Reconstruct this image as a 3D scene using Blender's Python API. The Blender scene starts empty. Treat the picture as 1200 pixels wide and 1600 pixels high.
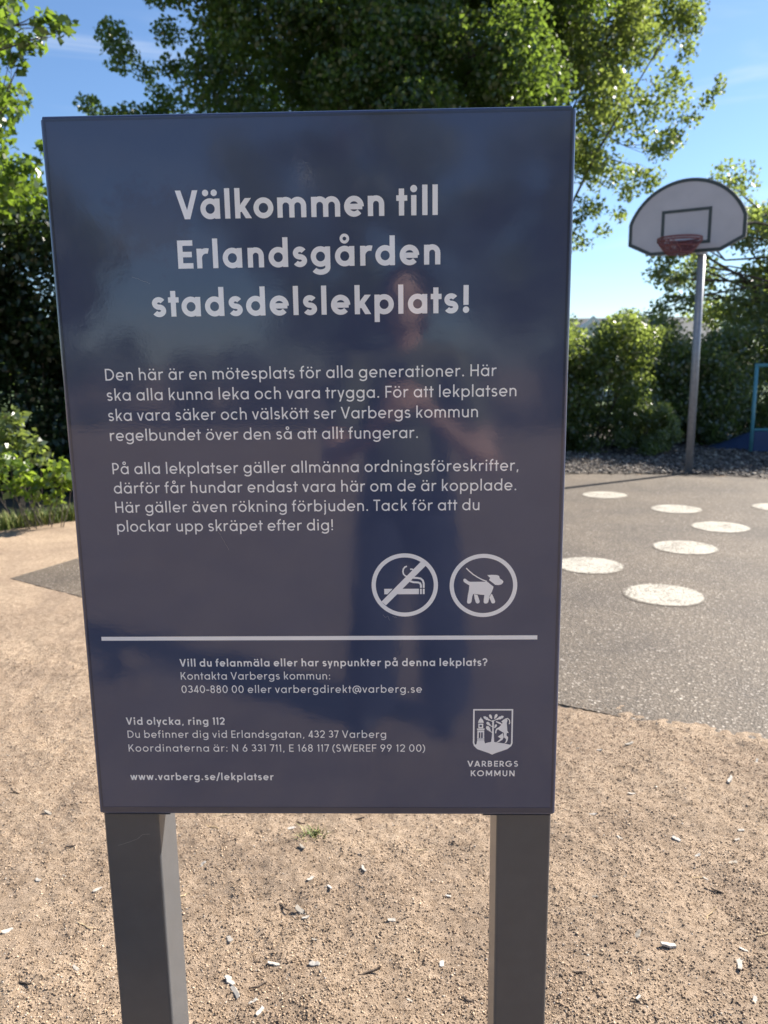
import bpy, bmesh, math, random
import numpy as np
from mathutils import Vector, Matrix
from mathutils.geometry import tessellate_polygon

R = math.radians
S = bpy.context.scene
COL = S.collection
rng = np.random.default_rng(7)
random.seed(7)

# ------------------------------------------------------------------ camera, sky, sun, exposure
PITCH, ROLL = 0.18334422, 0.01227919
CAM_H = 1.42
cam = bpy.data.cameras.new('camera')
cam_o = bpy.data.objects.new('camera', cam)
COL.objects.link(cam_o)
fw = Vector((0, math.cos(PITCH), -math.sin(PITCH)))
rt0 = Vector((1, 0, 0)); dn0 = fw.cross(rt0)
rt = math.cos(ROLL) * rt0 + math.sin(ROLL) * dn0
up = -(-math.sin(ROLL) * rt0 + math.cos(ROLL) * dn0)
m = Matrix((rt, up, -fw)).transposed().to_4x4()
m.translation = (0, 0, CAM_H)
cam_o.matrix_world = m
cam.sensor_fit = 'VERTICAL'
cam.sensor_height = 36.0
cam.lens = 36.0 * 1215.304 / 1600.0
cam.clip_start = 0.01
cam.clip_end = 2000
cam.dof.use_dof = True
cam.dof.focus_distance = 1.30
cam.dof.aperture_fstop = 6.4
S.camera = cam_o

SUN_AZ, SUN_EL = math.atan2(0.857, 0.515), R(38)      # azimuth from +Y towards +X
sun_dir = Vector((math.sin(SUN_AZ) * math.cos(SUN_EL), math.cos(SUN_AZ) * math.cos(SUN_EL), math.sin(SUN_EL)))
W = bpy.data.worlds.new('World'); S.world = W
W.use_nodes = True
nt = W.node_tree
bg = nt.nodes['Background']
sky = nt.nodes.new('ShaderNodeTexSky')
sky.sky_type = 'NISHITA'
sky.sun_disc = False
sky.sun_elevation = SUN_EL
sky.sun_rotation = SUN_AZ
sky.air_density = 1.0; sky.dust_density = 0.3; sky.ozone_density = 6.0
# faint high cirrus
tcw = nt.nodes.new('ShaderNodeTexCoord'); mpw = nt.nodes.new('ShaderNodeMapping')
mpw.inputs['Scale'].default_value = (2.2, 2.2, 15.0); mpw.inputs['Rotation'].default_value = (R(7), R(4), R(20))
nt.links.new(tcw.outputs['Generated'], mpw.inputs[0])
nzw = nt.nodes.new('ShaderNodeTexNoise'); nzw.inputs['Scale'].default_value = 1.6; nzw.inputs['Detail'].default_value = 7; nzw.inputs['Distortion'].default_value = .6
nt.links.new(mpw.outputs[0], nzw.inputs['Vector'])
mrw = nt.nodes.new('ShaderNodeMapRange'); mrw.interpolation_type = 'SMOOTHSTEP'
mrw.inputs['From Min'].default_value = .50; mrw.inputs['From Max'].default_value = .78; mrw.inputs['To Max'].default_value = .30
nt.links.new(nzw.outputs['Fac'], mrw.inputs['Value'])
mxw = nt.nodes.new('ShaderNodeMix'); mxw.data_type = 'RGBA'
nt.links.new(mrw.outputs[0], mxw.inputs['Factor']); nt.links.new(sky.outputs[0], mxw.inputs['A']); mxw.inputs['B'].default_value = (5.6, 5.9, 6.2, 1)
nt.links.new(mxw.outputs['Result'], bg.inputs[0])
bg.inputs[1].default_value = 0.068

sl = bpy.data.lights.new('sun', 'SUN')
sl.energy = 4.6; sl.angle = R(0.53); sl.color = (1.0, 0.93, 0.82)
so = bpy.data.objects.new('sun', sl); COL.objects.link(so)
so.rotation_euler = sun_dir.to_track_quat('Z', 'Y').to_euler()
so.location = (20, 12, 25)

S.view_settings.view_transform = 'Standard'
S.view_settings.look = 'None'
S.view_settings.exposure = 1.45
S.view_settings.gamma = 1.0
S.render.engine = 'CYCLES'
S.cycles.max_bounces = 8
S.cycles.transparent_max_bounces = 8
S.cycles.caustics_reflective = False
S.cycles.caustics_refractive = False

# ------------------------------------------------------------------ helpers: tags, objects
def tag(o, label=None, cat=None, group=None, kind=None):
    if label: o['label'] = label
    if cat: o['category'] = cat
    if group: o['group'] = group
    if kind: o['kind'] = kind
    return o

def empty(name, loc, label, cat, rz=0.0, group=None):
    o = bpy.data.objects.new(name, None)
    o.empty_display_size = 0.2
    COL.objects.link(o)
    o.location = loc; o.rotation_euler = (0, 0, rz)
    return tag(o, label, cat, group)

def link_mesh(name, me, mat=None, parent=None, smooth=False):
    o = bpy.data.objects.new(name, me)
    COL.objects.link(o)
    if mat: me.materials.append(mat)
    if parent: o.parent = parent
    if smooth:
        me.polygons.foreach_set('use_smooth', [True] * len(me.polygons))
    return o

class MB:
    """collects shapes into ONE mesh"""
    def __init__(s): s.v = []; s.f = []
    def add(s, vs, fs):
        n = len(s.v); s.v += [tuple(v) for v in vs]; s.f += [tuple(i + n for i in f) for f in fs]
    def box(s, x0, x1, y0, y1, z0, z1):
        s.add([(x0,y0,z0),(x1,y0,z0),(x1,y1,z0),(x0,y1,z0),(x0,y0,z1),(x1,y0,z1),(x1,y1,z1),(x0,y1,z1)],
              [(3,2,1,0),(4,5,6,7),(0,1,5,4),(1,2,6,5),(2,3,7,6),(3,0,4,7)])
    def tube(s, pts, rad, n=10, cap=True, closed=False):
        pts = [Vector(p) for p in pts]
        if not hasattr(rad, '__len__'): rad = [rad] * len(pts)
        k = len(pts); base = len(s.v)
        t0 = (pts[1] - pts[0]).normalized()
        a = t0.orthogonal().normalized()
        for i, p in enumerate(pts):
            if closed: t = (pts[(i+1) % k] - pts[i-1]).normalized()
            else: t = (pts[min(i+1, k-1)] - pts[max(i-1, 0)]).normalized()
            a = (a - t * a.dot(t)).normalized(); b = t.cross(a)
            for j in range(n):
                th = 2 * math.pi * j / n
                s.v.append(tuple(p + (a * math.cos(th) + b * math.sin(th)) * rad[i]))
        for i in range(k if closed else k - 1):
            i2 = (i + 1) % k
            for j in range(n):
                j2 = (j + 1) % n
                s.f.append((base+i*n+j, base+i*n+j2, base+i2*n+j2, base+i2*n+j))
        if cap and not closed:
            s.f.append(tuple(base + j for j in range(n))[::-1])
            s.f.append(tuple(base + (k-1)*n + j for j in range(n)))
    def poly(s, pts3):
        tris = tessellate_polygon([[Vector(p) for p in pts3]])
        s.add(pts3, tris)
    def prism(s, pts2, fn, d0, d1):
        """closed outline pts2 extruded between fn(x,y,d0) and fn(x,y,d1)"""
        n = len(pts2)
        tris = tessellate_polygon([[Vector((x, y, 0)) for x, y in pts2]])
        A = [fn(x, y, d0) for x, y in pts2]; B = [fn(x, y, d1) for x, y in pts2]
        s.add(A + B, [tuple(t) for t in tris] + [tuple(i + n for i in t[::-1]) for t in tris] +
              [(i, (i+1) % n, (i+1) % n + n, i + n) for i in range(n)])
    def build(s, name, mat=None, parent=None, smooth=False, bevel=0, seg=2, fix=True):
        me = bpy.data.meshes.new(name)
        me.from_pydata(s.v, [], s.f)
        if fix:
            bm = bmesh.new(); bm.from_mesh(me)
            bmesh.ops.recalc_face_normals(bm, faces=bm.faces)
            bm.to_mesh(me); bm.free()
        o = link_mesh(name, me, mat, parent, smooth)
        if bevel:
            b = o.modifiers.new('bevel', 'BEVEL'); b.width = bevel; b.segments = seg
            b.limit_method = 'ANGLE'; b.angle_limit = R(40)
        return o

# ------------------------------------------------------------------ helpers: materials
def mat(name):
    M = bpy.data.materials.new(name); M.use_nodes = True
    n = M.node_tree.nodes; l = M.node_tree.links
    return M, n, l, n['Principled BSDF']

def plain(name, col, rough=0.5, metal=0.0, var=0.12, scale=8.0, bump=0.0, bscale=120.0, spec=0.5):
    M, n, l, b = mat(name)
    tc = n.new('ShaderNodeTexCoord')
    nz = n.new('ShaderNodeTexNoise'); nz.inputs['Scale'].default_value = scale; nz.inputs['Detail'].default_value = 6
    l.new(tc.outputs['Object'], nz.inputs['Vector'])
    r = n.new('ShaderNodeValToRGB')
    r.color_ramp.elements[0].color = tuple(c * (1 - var) for c in col) + (1,)
    r.color_ramp.elements[1].color = tuple(min(1, c * (1 + var)) for c in col) + (1,)
    r.color_ramp.elements[0].position = 0.3; r.color_ramp.elements[1].position = 0.7
    l.new(nz.outputs['Fac'], r.inputs[0]); l.new(r.outputs[0], b.inputs['Base Color'])
    b.inputs['Roughness'].default_value = rough; b.inputs['Metallic'].default_value = metal
    b.inputs['Specular IOR Level'].default_value = spec
    if bump:
        n2 = n.new('ShaderNodeTexNoise'); n2.inputs['Scale'].default_value = bscale; n2.inputs['Detail'].default_value = 4
        l.new(tc.outputs['Object'], n2.inputs['Vector'])
        bp = n.new('ShaderNodeBump'); bp.inputs['Strength'].default_value = bump; bp.inputs['Distance'].default_value = 0.002
        l.new(n2.outputs['Fac'], bp.inputs['Height']); l.new(bp.outputs[0], b.inputs['Normal'])
    return M

def ramp_attr(name, stops, rough=0.8, attr='tint', spec=0.4):
    """colour varies piece by piece through a per-face random attribute"""
    M, n, l, b = mat(name)
    a = n.new('ShaderNodeAttribute'); a.attribute_name = attr
    r = n.new('ShaderNodeValToRGB'); cr = r.color_ramp
    while len(cr.elements) < len(stops): cr.elements.new(0.5)
    for e, (p, c) in zip(cr.elements, stops): e.position = p; e.color = c + (1,)
    l.new(a.outputs['Fac'], r.inputs[0]); l.new(r.outputs[0], b.inputs['Base Color'])
    b.inputs['Roughness'].default_value = rough; b.inputs['Specular IOR Level'].default_value = spec
    return M

def leaf_mat(name, c0, c1, trans, tw=0.5, gloss=0.10):
    M, n, l, b = mat(name)
    a = n.new('ShaderNodeAttribute'); a.attribute_name = 'tint'
    r = n.new('ShaderNodeValToRGB')
    r.color_ramp.elements[0].color = c0 + (1,); r.color_ramp.elements[1].color = c1 + (1,)
    l.new(a.outputs['Fac'], r.inputs[0])
    d = n.new('ShaderNodeBsdfDiffuse'); l.new(r.outputs[0], d.inputs[0])
    t = n.new('ShaderNodeBsdfTranslucent')
    mx = n.new('ShaderNodeMix'); mx.data_type = 'RGBA'; mx.blend_type = 'MULTIPLY'; mx.inputs['Factor'].default_value = 0.35
    mx.inputs['A'].default_value = trans + (1,)
    r2 = n.new('ShaderNodeValToRGB')
    r2.color_ramp.elements[0].color = (0.45, 0.5, 0.4, 1); r2.color_ramp.elements[1].color = (1.0, 1.0, 0.9, 1)
    l.new(a.outputs['Fac'], r2.inputs[0]); l.new(r2.outputs[0], mx.inputs['B'])
    l.new(mx.outputs['Result'], t.inputs[0])
    m1 = n.new('ShaderNodeMixShader'); m1.inputs[0].default_value = tw
    l.new(d.outputs[0], m1.inputs[1]); l.new(t.outputs[0], m1.inputs[2])
    g = n.new('ShaderNodeBsdfGlossy'); g.inputs['Roughness'].default_value = 0.35
    m2 = n.new('ShaderNodeMixShader'); m2.inputs[0].default_value = gloss
    l.new(m1.outputs[0], m2.inputs[1]); l.new(g.outputs[0], m2.inputs[2])
    l.new(m2.outputs[0], n['Material Output'].inputs['Surface'])
    n.remove(b)
    return M

# ------------------------------------------------------------------ noise on the CPU (ground relief)
def vnoise(x, y, seed):
    xi = np.floor(x).astype(np.int64); yi = np.floor(y).astype(np.int64)
    fx = x - xi; fy = y - yi
    fx = fx*fx*(3-2*fx); fy = fy*fy*(3-2*fy)
    def h(a, b):
        q = (a * 374761393 + b * 668265263 + seed * 974711) & 0x7fffffff
        q = ((q ^ (q >> 13)) * 1274126177) & 0x7fffffff
        return ((q ^ (q >> 16)) & 0xffff) / 65535.0
    return (h(xi,yi)*(1-fx)+h(xi+1,yi)*fx)*(1-fy)+(h(xi,yi+1)*(1-fx)+h(xi+1,yi+1)*fx)*fy

COURT = [(-2.62, 5.27), (-0.9, 4.07), (0.73, 3.11), (1.11, 2.89), (1.42, 2.69), (3.0, 1.74), (8.0, -1.2), (16.0, 3.0),
         (10.0, 6.6), (7.0, 8.05), (5.9, 8.8), (4.8, 9.62), (4.05, 10.08), (2.49, 10.30), (1.2, 10.5), (-0.2, 10.75)]
def court_sd(x, y):
    """signed distance to the court outline, negative inside"""
    P = np.array(COURT); d = np.full(x.shape, 1e9); inside = np.zeros(x.shape, bool)
    for i in range(len(P)):
        a = P[i]; b = P[(i+1) % len(P)]; e = b - a
        wx = x - a[0]; wy = y - a[1]
        t = np.clip((wx*e[0] + wy*e[1]) / (e @ e), 0, 1)
        d = np.minimum(d, np.hypot(wx - t*e[0], wy - t*e[1]))
        c = (a[1] <= y) != (b[1] <= y)
        with np.errstate(divide='ignore', invalid='ignore'):
            xc = a[0] + (y - a[1]) * e[0] / e[1]
        inside ^= c & (x < xc)
    return np.where(inside, -d, d)

def sand_h(x, y):
    sd = court_sd(x, y)
    h = (vnoise(x*2.3, y*2.3, 1)-.5)*.022 + (vnoise(x*7, y*7, 2)-.5)*.018 + (vnoise(x*19, y*19, 3)-.5)*.0085 \
        + (vnoise(x*43, y*43, 4)-.5)*.0055 + (vnoise(x*90, y*90, 9)-.5)*.003
    near = np.clip(1 - np.hypot(x, y - 2) / 14, 0, 1)
    h = h * near
    k = np.clip(sd / 0.22, 0, 1)                         # levels out towards the asphalt, spills thinly over its edge
    spill = ((vnoise(x*11, y*11, 5)-.5)*.018 + (vnoise(x*37, y*37, 6)-.5)*.010) * np.where(x < 0, .25, 1.0) - np.where(x < 0, .003, 0)
    return np.where(sd > 0, h*k + (spill + .005)*(1-k), np.where(sd > -0.12, (spill + .005) + sd*.10, -0.006))

# ------------------------------------------------------------------ ground materials
def sand_mat():
    M, n, l, b = mat('sand')
    g = n.new('ShaderNodeNewGeometry')
    def noise(sc, det=4, rough=.6):
        q = n.new('ShaderNodeTexNoise'); q.inputs['Scale'].default_value = sc; q.inputs['Detail'].default_value = det
        q.inputs['Roughness'].default_value = rough
        l.new(g.outputs['Position'], q.inputs['Vector']); return q
    big = noise(2.2, 5); mid = noise(38, 7, .75); fine = noise(190, 4, .75); fin2 = noise(480, 2, .6)
    r = n.new('ShaderNodeValToRGB'); cr = r.color_ramp
    cr.elements[0].position = .34; cr.elements[0].color = (.315, .225, .150, 1)
    cr.elements[1].position = .62; cr.elements[1].color = (.565, .430, .310, 1)
    l.new(mid.outputs['Fac'], r.inputs[0])
    r2 = n.new('ShaderNodeValToRGB'); c2 = r2.color_ramp            # dark and pale grains
    c2.elements[0].position = .30; c2.elements[0].color = (.34, .31, .30, 1)
    c2.elements[1].position = .48; c2.elements[1].color = (1, 1, 1, 1)
    e = c2.elements.new(.66); e.color = (1, 1, 1, 1)
    e = c2.elements.new(.76); e.color = (1.35, 1.3, 1.25, 1)
    l.new(fine.outputs['Fac'], r2.inputs[0])
    mx = n.new('ShaderNodeMix'); mx.data_type = 'RGBA'; mx.blend_type = 'MULTIPLY'; mx.inputs['Factor'].default_value = .75
    l.new(r.outputs[0], mx.inputs['A']); l.new(r2.outputs[0], mx.inputs['B'])
    r3 = n.new('ShaderNodeValToRGB'); c3 = r3.color_ramp
    c3.elements[0].position = .38; c3.elements[0].color = (.80, .79, .80, 1)
    c3.elements[1].position = .65; c3.elements[1].color = (1.06, 1.06, 1.06, 1)
    l.new(big.outputs['Fac'], r3.inputs[0])
    m2 = n.new('ShaderNodeMix'); m2.data_type = 'RGBA'; m2.blend_type = 'MULTIPLY'; m2.inputs['Factor'].default_value = 1
    l.new(mx.outputs['Result'], m2.inputs['A']); l.new(r3.outputs[0], m2.inputs['B'])
    l.new(m2.outputs['Result'], b.inputs['Base Color'])
    b.inputs['Roughness'].default_value = .9; b.inputs['Specular IOR Level'].default_value = .25
    ad = n.new('ShaderNodeMath'); ad.operation = 'ADD'
    l.new(fine.outputs['Fac'], ad.inputs[0]); l.new(fin2.outputs['Fac'], ad.inputs[1])
    bp = n.new('ShaderNodeBump'); bp.inputs['Strength'].default_value = 1.0; bp.inputs['Distance'].default_value = .005
    l.new(ad.outputs[0], bp.inputs['Height'])
    bp2 = n.new('ShaderNodeBump'); bp2.inputs['Strength'].default_value = .8; bp2.inputs['Distance'].default_value = .012
    l.new(mid.outputs['Fac'], bp2.inputs['Height']); l.new(bp.outputs[0], bp2.inputs['Normal'])
    l.new(bp2.outputs[0], b.inputs['Normal'])
    return M

def asphalt_mat(name, paint=False):
    M, n, l, b = mat(name)
    g = n.new('ShaderNodeNewGeometry')
    v = n.new('ShaderNodeTexVoronoi'); v.inputs['Scale'].default_value = 130
    l.new(g.outputs['Position'], v.inputs['Vector'])
    v2 = n.new('ShaderNodeTexVoronoi'); v2.inputs['Scale'].default_value = 55
    l.new(g.outputs['Position'], v2.inputs['Vector'])
    sep = n.new('ShaderNodeSeparateColor'); l.new(v.outputs['Color'], sep.inputs[0])
    r = n.new('ShaderNodeValToRGB'); cr = r.color_ramp
    cr.elements[0].position = .0; cr.elements[0].color = (.074, .062, .052, 1)
    cr.elements[1].position = .80; cr.elements[1].color = (.140, .115, .093, 1)
    e = cr.elements.new(.95); e.color = (.205, .175, .145, 1)
    e = cr.elements.new(1.0); e.color = (.46, .42, .38, 1)
    l.new(sep.outputs[0], r.inputs[0])
    big = n.new('ShaderNodeTexNoise'); big.inputs['Scale'].default_value = 1.3; big.inputs['Detail'].default_value = 6
    l.new(g.outputs['Position'], big.inputs['Vector'])
    r3 = n.new('ShaderNodeValToRGB'); c3 = r3.color_ramp
    c3.elements[0].position = .34; c3.elements[0].color = (.80, .79, .79, 1)
    c3.elements[1].position = .68; c3.elements[1].color = (1.16, 1.12, 1.05, 1)
    l.new(big.outputs['Fac'], r3.inputs[0])
    m2 = n.new('ShaderNodeMix'); m2.data_type = 'RGBA'; m2.blend_type = 'MULTIPLY'; m2.inputs['Factor'].default_value = 1
    l.new(r.outputs[0], m2.inputs['A']); l.new(r3.outputs[0], m2.inputs['B'])
    out = m2.outputs['Result']
    if paint:                                                       # worn white paint, stones showing through
        nz = n.new('ShaderNodeTexNoise'); nz.inputs['Scale'].default_value = 75; nz.inputs['Detail'].default_value = 5
        nz.inputs['Roughness'].default_value = .7
        l.new(g.outputs['Position'], nz.inputs['Vector'])
        rr = n.new('ShaderNodeValToRGB'); rr.color_ramp.elements[0].position = .40; rr.color_ramp.elements[1].position = .54
        tc = n.new('ShaderNodeTexCoord'); vl = n.new('ShaderNodeVectorMath'); vl.operation = 'LENGTH'
        l.new(tc.outputs['Object'], vl.inputs[0])
        em = n.new('ShaderNodeMapRange'); em.inputs['From Min'].default_value = .225; em.inputs['From Max'].default_value = .262
        em.inputs['To Min'].default_value = 0; em.inputs['To Max'].default_value = .34
        l.new(vl.outputs['Value'], em.inputs['Value'])
        pn = n.new('ShaderNodeTexNoise'); pn.inputs['Scale'].default_value = 5; pn.inputs['Detail'].default_value = 3
        l.new(g.outputs['Position'], pn.inputs['Vector'])
        pm = n.new('ShaderNodeMath'); pm.operation = 'MULTIPLY_ADD'; pm.inputs[1].default_value = .30; pm.inputs[2].default_value = -.13
        l.new(pn.outputs['Fac'], pm.inputs[0])
        s1 = n.new('ShaderNodeMath'); s1.operation = 'SUBTRACT'; l.new(nz.outputs['Fac'], s1.inputs[0]); l.new(em.outputs[0], s1.inputs[1])
        s2 = n.new('ShaderNodeMath'); s2.operation = 'ADD'; l.new(s1.outputs[0], s2.inputs[0]); l.new(pm.outputs[0], s2.inputs[1])
        l.new(s2.outputs[0], rr.inputs[0])
        m3 = n.new('ShaderNodeMix'); m3.data_type = 'RGBA'
        l.new(rr.outputs[0], m3.inputs['Factor']); l.new(out, m3.inputs['A'])
        m3.inputs['B'].default_value = (.45, .42, .36, 1)
        out = m3.outputs['Result']
    l.new(out, b.inputs['Base Color'])
    b.inputs['Roughness'].default_value = .70; b.inputs['Specular IOR Level'].default_value = .35
    bp = n.new('ShaderNodeBump'); bp.inputs['Strength'].default_value = .75; bp.inputs['Distance'].default_value = .003
    l.new(v.outputs['Distance'], bp.inputs['Height'])
    bp2 = n.new('ShaderNodeBump'); bp2.inputs['Strength'].default_value = .35; bp2.inputs['Distance'].default_value = .005
    bp2.invert = True
    l.new(v2.outputs['Distance'], bp2.inputs['Height']); l.new(bp.outputs[0], bp2.inputs['Normal'])
    l.new(bp2.outputs[0], b.inputs['Normal'])
    return M

M_sand = sand_mat(); M_asph = asphalt_mat('asphalt'); M_paintdot = asphalt_mat('worn_white_paint', True)

# ------------------------------------------------------------------ ground sheets
def spread(a0, a1, step, lo, hi, g=1.05):
    mid = list(np.arange(a0, a1 + 1e-6, step)); s = step; x = a0; L = []
    while x > lo:
        s = min(s * g, 60); x -= s; L.append(x)
    s = step; x = a1; H = []
    while x < hi:
        s = min(s * g, 60); x += s; H.append(x)
    return np.array(L[::-1] + mid + H)
xs = spread(-1.9, 2.1, .010, -420, 420); ys = spread(1.36, 3.7, .010, -420, 420)
X, Y = np.meshgrid(xs, ys); Zs = sand_h(X.ravel(), Y.ravel())
V = np.stack([X.ravel(), Y.ravel(), Zs], 1); nx = len(xs); ny = len(ys)
idx = np.arange(nx*ny).reshape(ny, nx)
F = np.stack([idx[:-1,:-1], idx[:-1,1:], idx[1:,1:], idx[1:,:-1]], -1).reshape(-1, 4)
def np_mesh(name, V, F, tint=None):
    me = bpy.data.meshes.new(name)
    me.vertices.add(len(V)); me.vertices.foreach_set('co', np.ascontiguousarray(V, dtype=np.float32).ravel())
    k = F.shape[1]
    me.loops.add(F.size); me.loops.foreach_set('vertex_index', np.ascontiguousarray(F, dtype=np.int32).ravel())
    me.polygons.add(len(F))
    me.polygons.foreach_set('loop_start', np.arange(0, F.size, k, dtype=np.int32))
    me.update(calc_edges=True); me.validate()
    if tint is not None:
        at = me.attributes.new('tint', 'FLOAT', 'FACE'); at.data.foreach_set('value', np.ascontiguousarray(tint, dtype=np.float32))
    return me
tag(link_mesh('sand_ground', np_mesh('sand_ground', V, F), M_sand, smooth=True), kind='structure')

mb = MB(); mb.poly([(x, y, .004) for x, y in COURT])
tag(mb.build('asphalt_court', M_asph), kind='structure')

BED = [(-0.2, 10.70), (1.2, 10.46), (2.49, 10.27), (4.05, 10.06), (4.8, 9.60), (5.9, 8.78), (7.0, 8.02), (10.0, 6.55), (16, 2.95),
       (24, 6), (26, 26), (4, 27), (-4, 25)]
mb = MB(); mb.poly([(x, y, .010) for x, y in BED])
M_bed = plain('mulch_soil', (.11, .092, .078), .95, var=.35, scale=14, bump=.8, bscale=60)
tag(mb.build('mulch_bed', M_bed), kind='structure')
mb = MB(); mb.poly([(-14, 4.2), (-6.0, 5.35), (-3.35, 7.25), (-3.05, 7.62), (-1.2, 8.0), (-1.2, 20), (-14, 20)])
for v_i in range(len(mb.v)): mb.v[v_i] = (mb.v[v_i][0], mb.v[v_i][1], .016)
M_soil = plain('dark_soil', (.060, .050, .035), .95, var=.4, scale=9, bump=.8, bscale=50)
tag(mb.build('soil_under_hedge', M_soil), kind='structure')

M_lawn = plain('mown_grass', (.060, .095, .030), .95, var=.35, scale=1.2, bump=.8, bscale=30)
mb = MB(); mb.poly([(x, y, .022) for x, y in ((-260, 15.5), (-14, 15.5), (-5, 18.5), (26, 20), (260, 20), (260, 300), (-260, 300))])
tag(mb.build('lawn', M_lawn), kind='structure')

def scatter_bits(name, P, size, flat, tint, mat_, seed):
    """many tiny faceted stones or flakes in one mesh"""
    g = np.random.default_rng(seed); n = len(P)
    base = np.array([[1,0,0],[-1,0,0],[0,1,0],[0,-1,0],[0,0,1],[0,0,-1]], float)
    f = np.array([[0,2,4],[2,1,4],[1,3,4],[3,0,4],[2,0,5],[1,2,5],[3,1,5],[0,3,5]])
    sc = size[:,None] * np.stack([g.uniform(.7,1.3,n), g.uniform(.5,1.1,n), flat*g.uniform(.6,1.3,n)], 1)
    a = g.uniform(0, 2*np.pi, n); ca, sa = np.cos(a), np.sin(a)
    v = base[None] * sc[:,None,:] + g.normal(0, .18, (n,6,3)) * sc[:,None,:]
    vx = v[...,0]*ca[:,None] - v[...,1]*sa[:,None]; vy = v[...,0]*sa[:,None] + v[...,1]*ca[:,None]
    t = g.normal(0, .25, n)[:,None]
    vz = v[...,2] + vx*t
    V = np.stack([vx, vy, vz], -1) + P[:,None,:]
    F = (f[None] + (np.arange(n)*6)[:,None,None]).reshape(-1,3)
    o = link_mesh(name, np_mesh(name, V.reshape(-1,3), F, np.repeat(tint, 8)), mat_)
    return tag(o, kind='stuff')

M_grit = ramp_attr('grit', [(0,(.075,.058,.047)),(.25,(.17,.125,.09)),(.55,(.32,.235,.16)),(.88,(.52,.39,.27)),(.95,(.34,.31,.28)),(1,(.58,.53,.46))], .8)
n = 190000
yy = 1.4 + (rng.random(n)**1.35) * 3.4; xx = rng.uniform(-1, 1, n) * (0.55 + yy*.52)
keep = (court_sd(xx, yy) > -0.10 + rng.random(n)*.12)
dens = vnoise(xx*5, yy*5, 21)*.6 + vnoise(xx*14, yy*14, 22)*.4
keep &= dens > .12 + rng.random(n)*.75
xx, yy = xx[keep], yy[keep]; n = len(xx)
sz = .0011 + .0022*rng.random(n)**2.2 + (rng.random(n) < .012)*.003*rng.random(n)
zz = np.maximum(sand_h(xx, yy), np.where(court_sd(xx, yy) < 0, .004, -1)) + sz*.3
tag(scatter_bits('grit', np.stack([xx,yy,zz],1), sz, .75, rng.random(n), M_grit, 5), 'fine grit strewn over the sand', 'grit')

M_crumb = ramp_attr('sand_crumbs', [(0,(.10,.072,.052)),(.35,(.24,.17,.115)),(.7,(.42,.305,.205)),(1,(.62,.48,.35))], .9)
n = 110000
yy = 1.4 + (rng.random(n)**1.25) * 2.6; xx = rng.uniform(-1, 1, n) * (0.55 + yy*.52)
keep = (court_sd(xx, yy) > -0.06 + rng.random(n)*.08) & ((vnoise(xx*4, yy*4, 31)*.55 + vnoise(xx*17, yy*17, 32)*.45) > .10 + rng.random(n)*.6)
xx, yy = xx[keep], yy[keep]; n = len(xx)
sz = .0016 + .0026*rng.random(n)**2.0
zz = np.maximum(sand_h(xx, yy), np.where(court_sd(xx, yy) < 0, .004, -1)) + sz*.2
tag(scatter_bits('sand_crumbs', np.stack([xx,yy,zz],1), sz, .7, rng.random(n), M_crumb, 8), 'coarse crumbs of sandy gravel over the ground', 'gravel')

M_chipbed = ramp_attr('bark_chips', [(0,(.05,.043,.04)),(.5,(.12,.10,.09)),(.8,(.22,.19,.165)),(1,(.50,.45,.38))], .8)
n = 26000
xx = rng.uniform(1.2, 9.0, n); yy = rng.uniform(7.2, 15.0, n)
sdc = court_sd(xx, yy); keep = (sdc > -.04 - .10*rng.random(n)**3) & (yy > 7.0)
keep &= (yy < 12.9) | (rng.random(n) < .3)
xx, yy = xx[keep], yy[keep]; n = len(xx)
tag(scatter_bits('bark_mulch', np.stack([xx,yy,.014+.022*rng.random(n)],1), .012+.028*rng.random(n)**1.6, .45, rng.random(n), M_chipbed, 6),
    'grey brown bark mulch covering the bed beyond the asphalt', 'mulch')
#@@PART2
# ------------------------------------------------------------------ lettering: a geometric sans drawn as strokes (cap height = 1)
XH, ASC, DSC = 0.70, 1.05, -0.29
def arc(cx, cy, rx, ry, a0, a1, n=26):
    return [(cx + rx*math.cos(R(a0 + (a1-a0)*i/n)), cy + ry*math.sin(R(a0 + (a1-a0)*i/n))) for i in range(n+1)]
def dg(x0, y0, x1, y1, w):
    """diagonal with level ends"""
    dx, dy = x1-x0, y1-y0; hw = w * math.hypot(dx, dy) / abs(dy) / 2
    return ('P', [(x0-hw,y0),(x0+hw,y0),(x1+hw,y1),(x1-hw,y1)])
def ln(*p): return ('L', list(p))
def lp(p): return ('O', p)
def dot(x, y, r): return ('P', arc(x, y, r, r, 0, 360, 20)[:-1])

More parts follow.
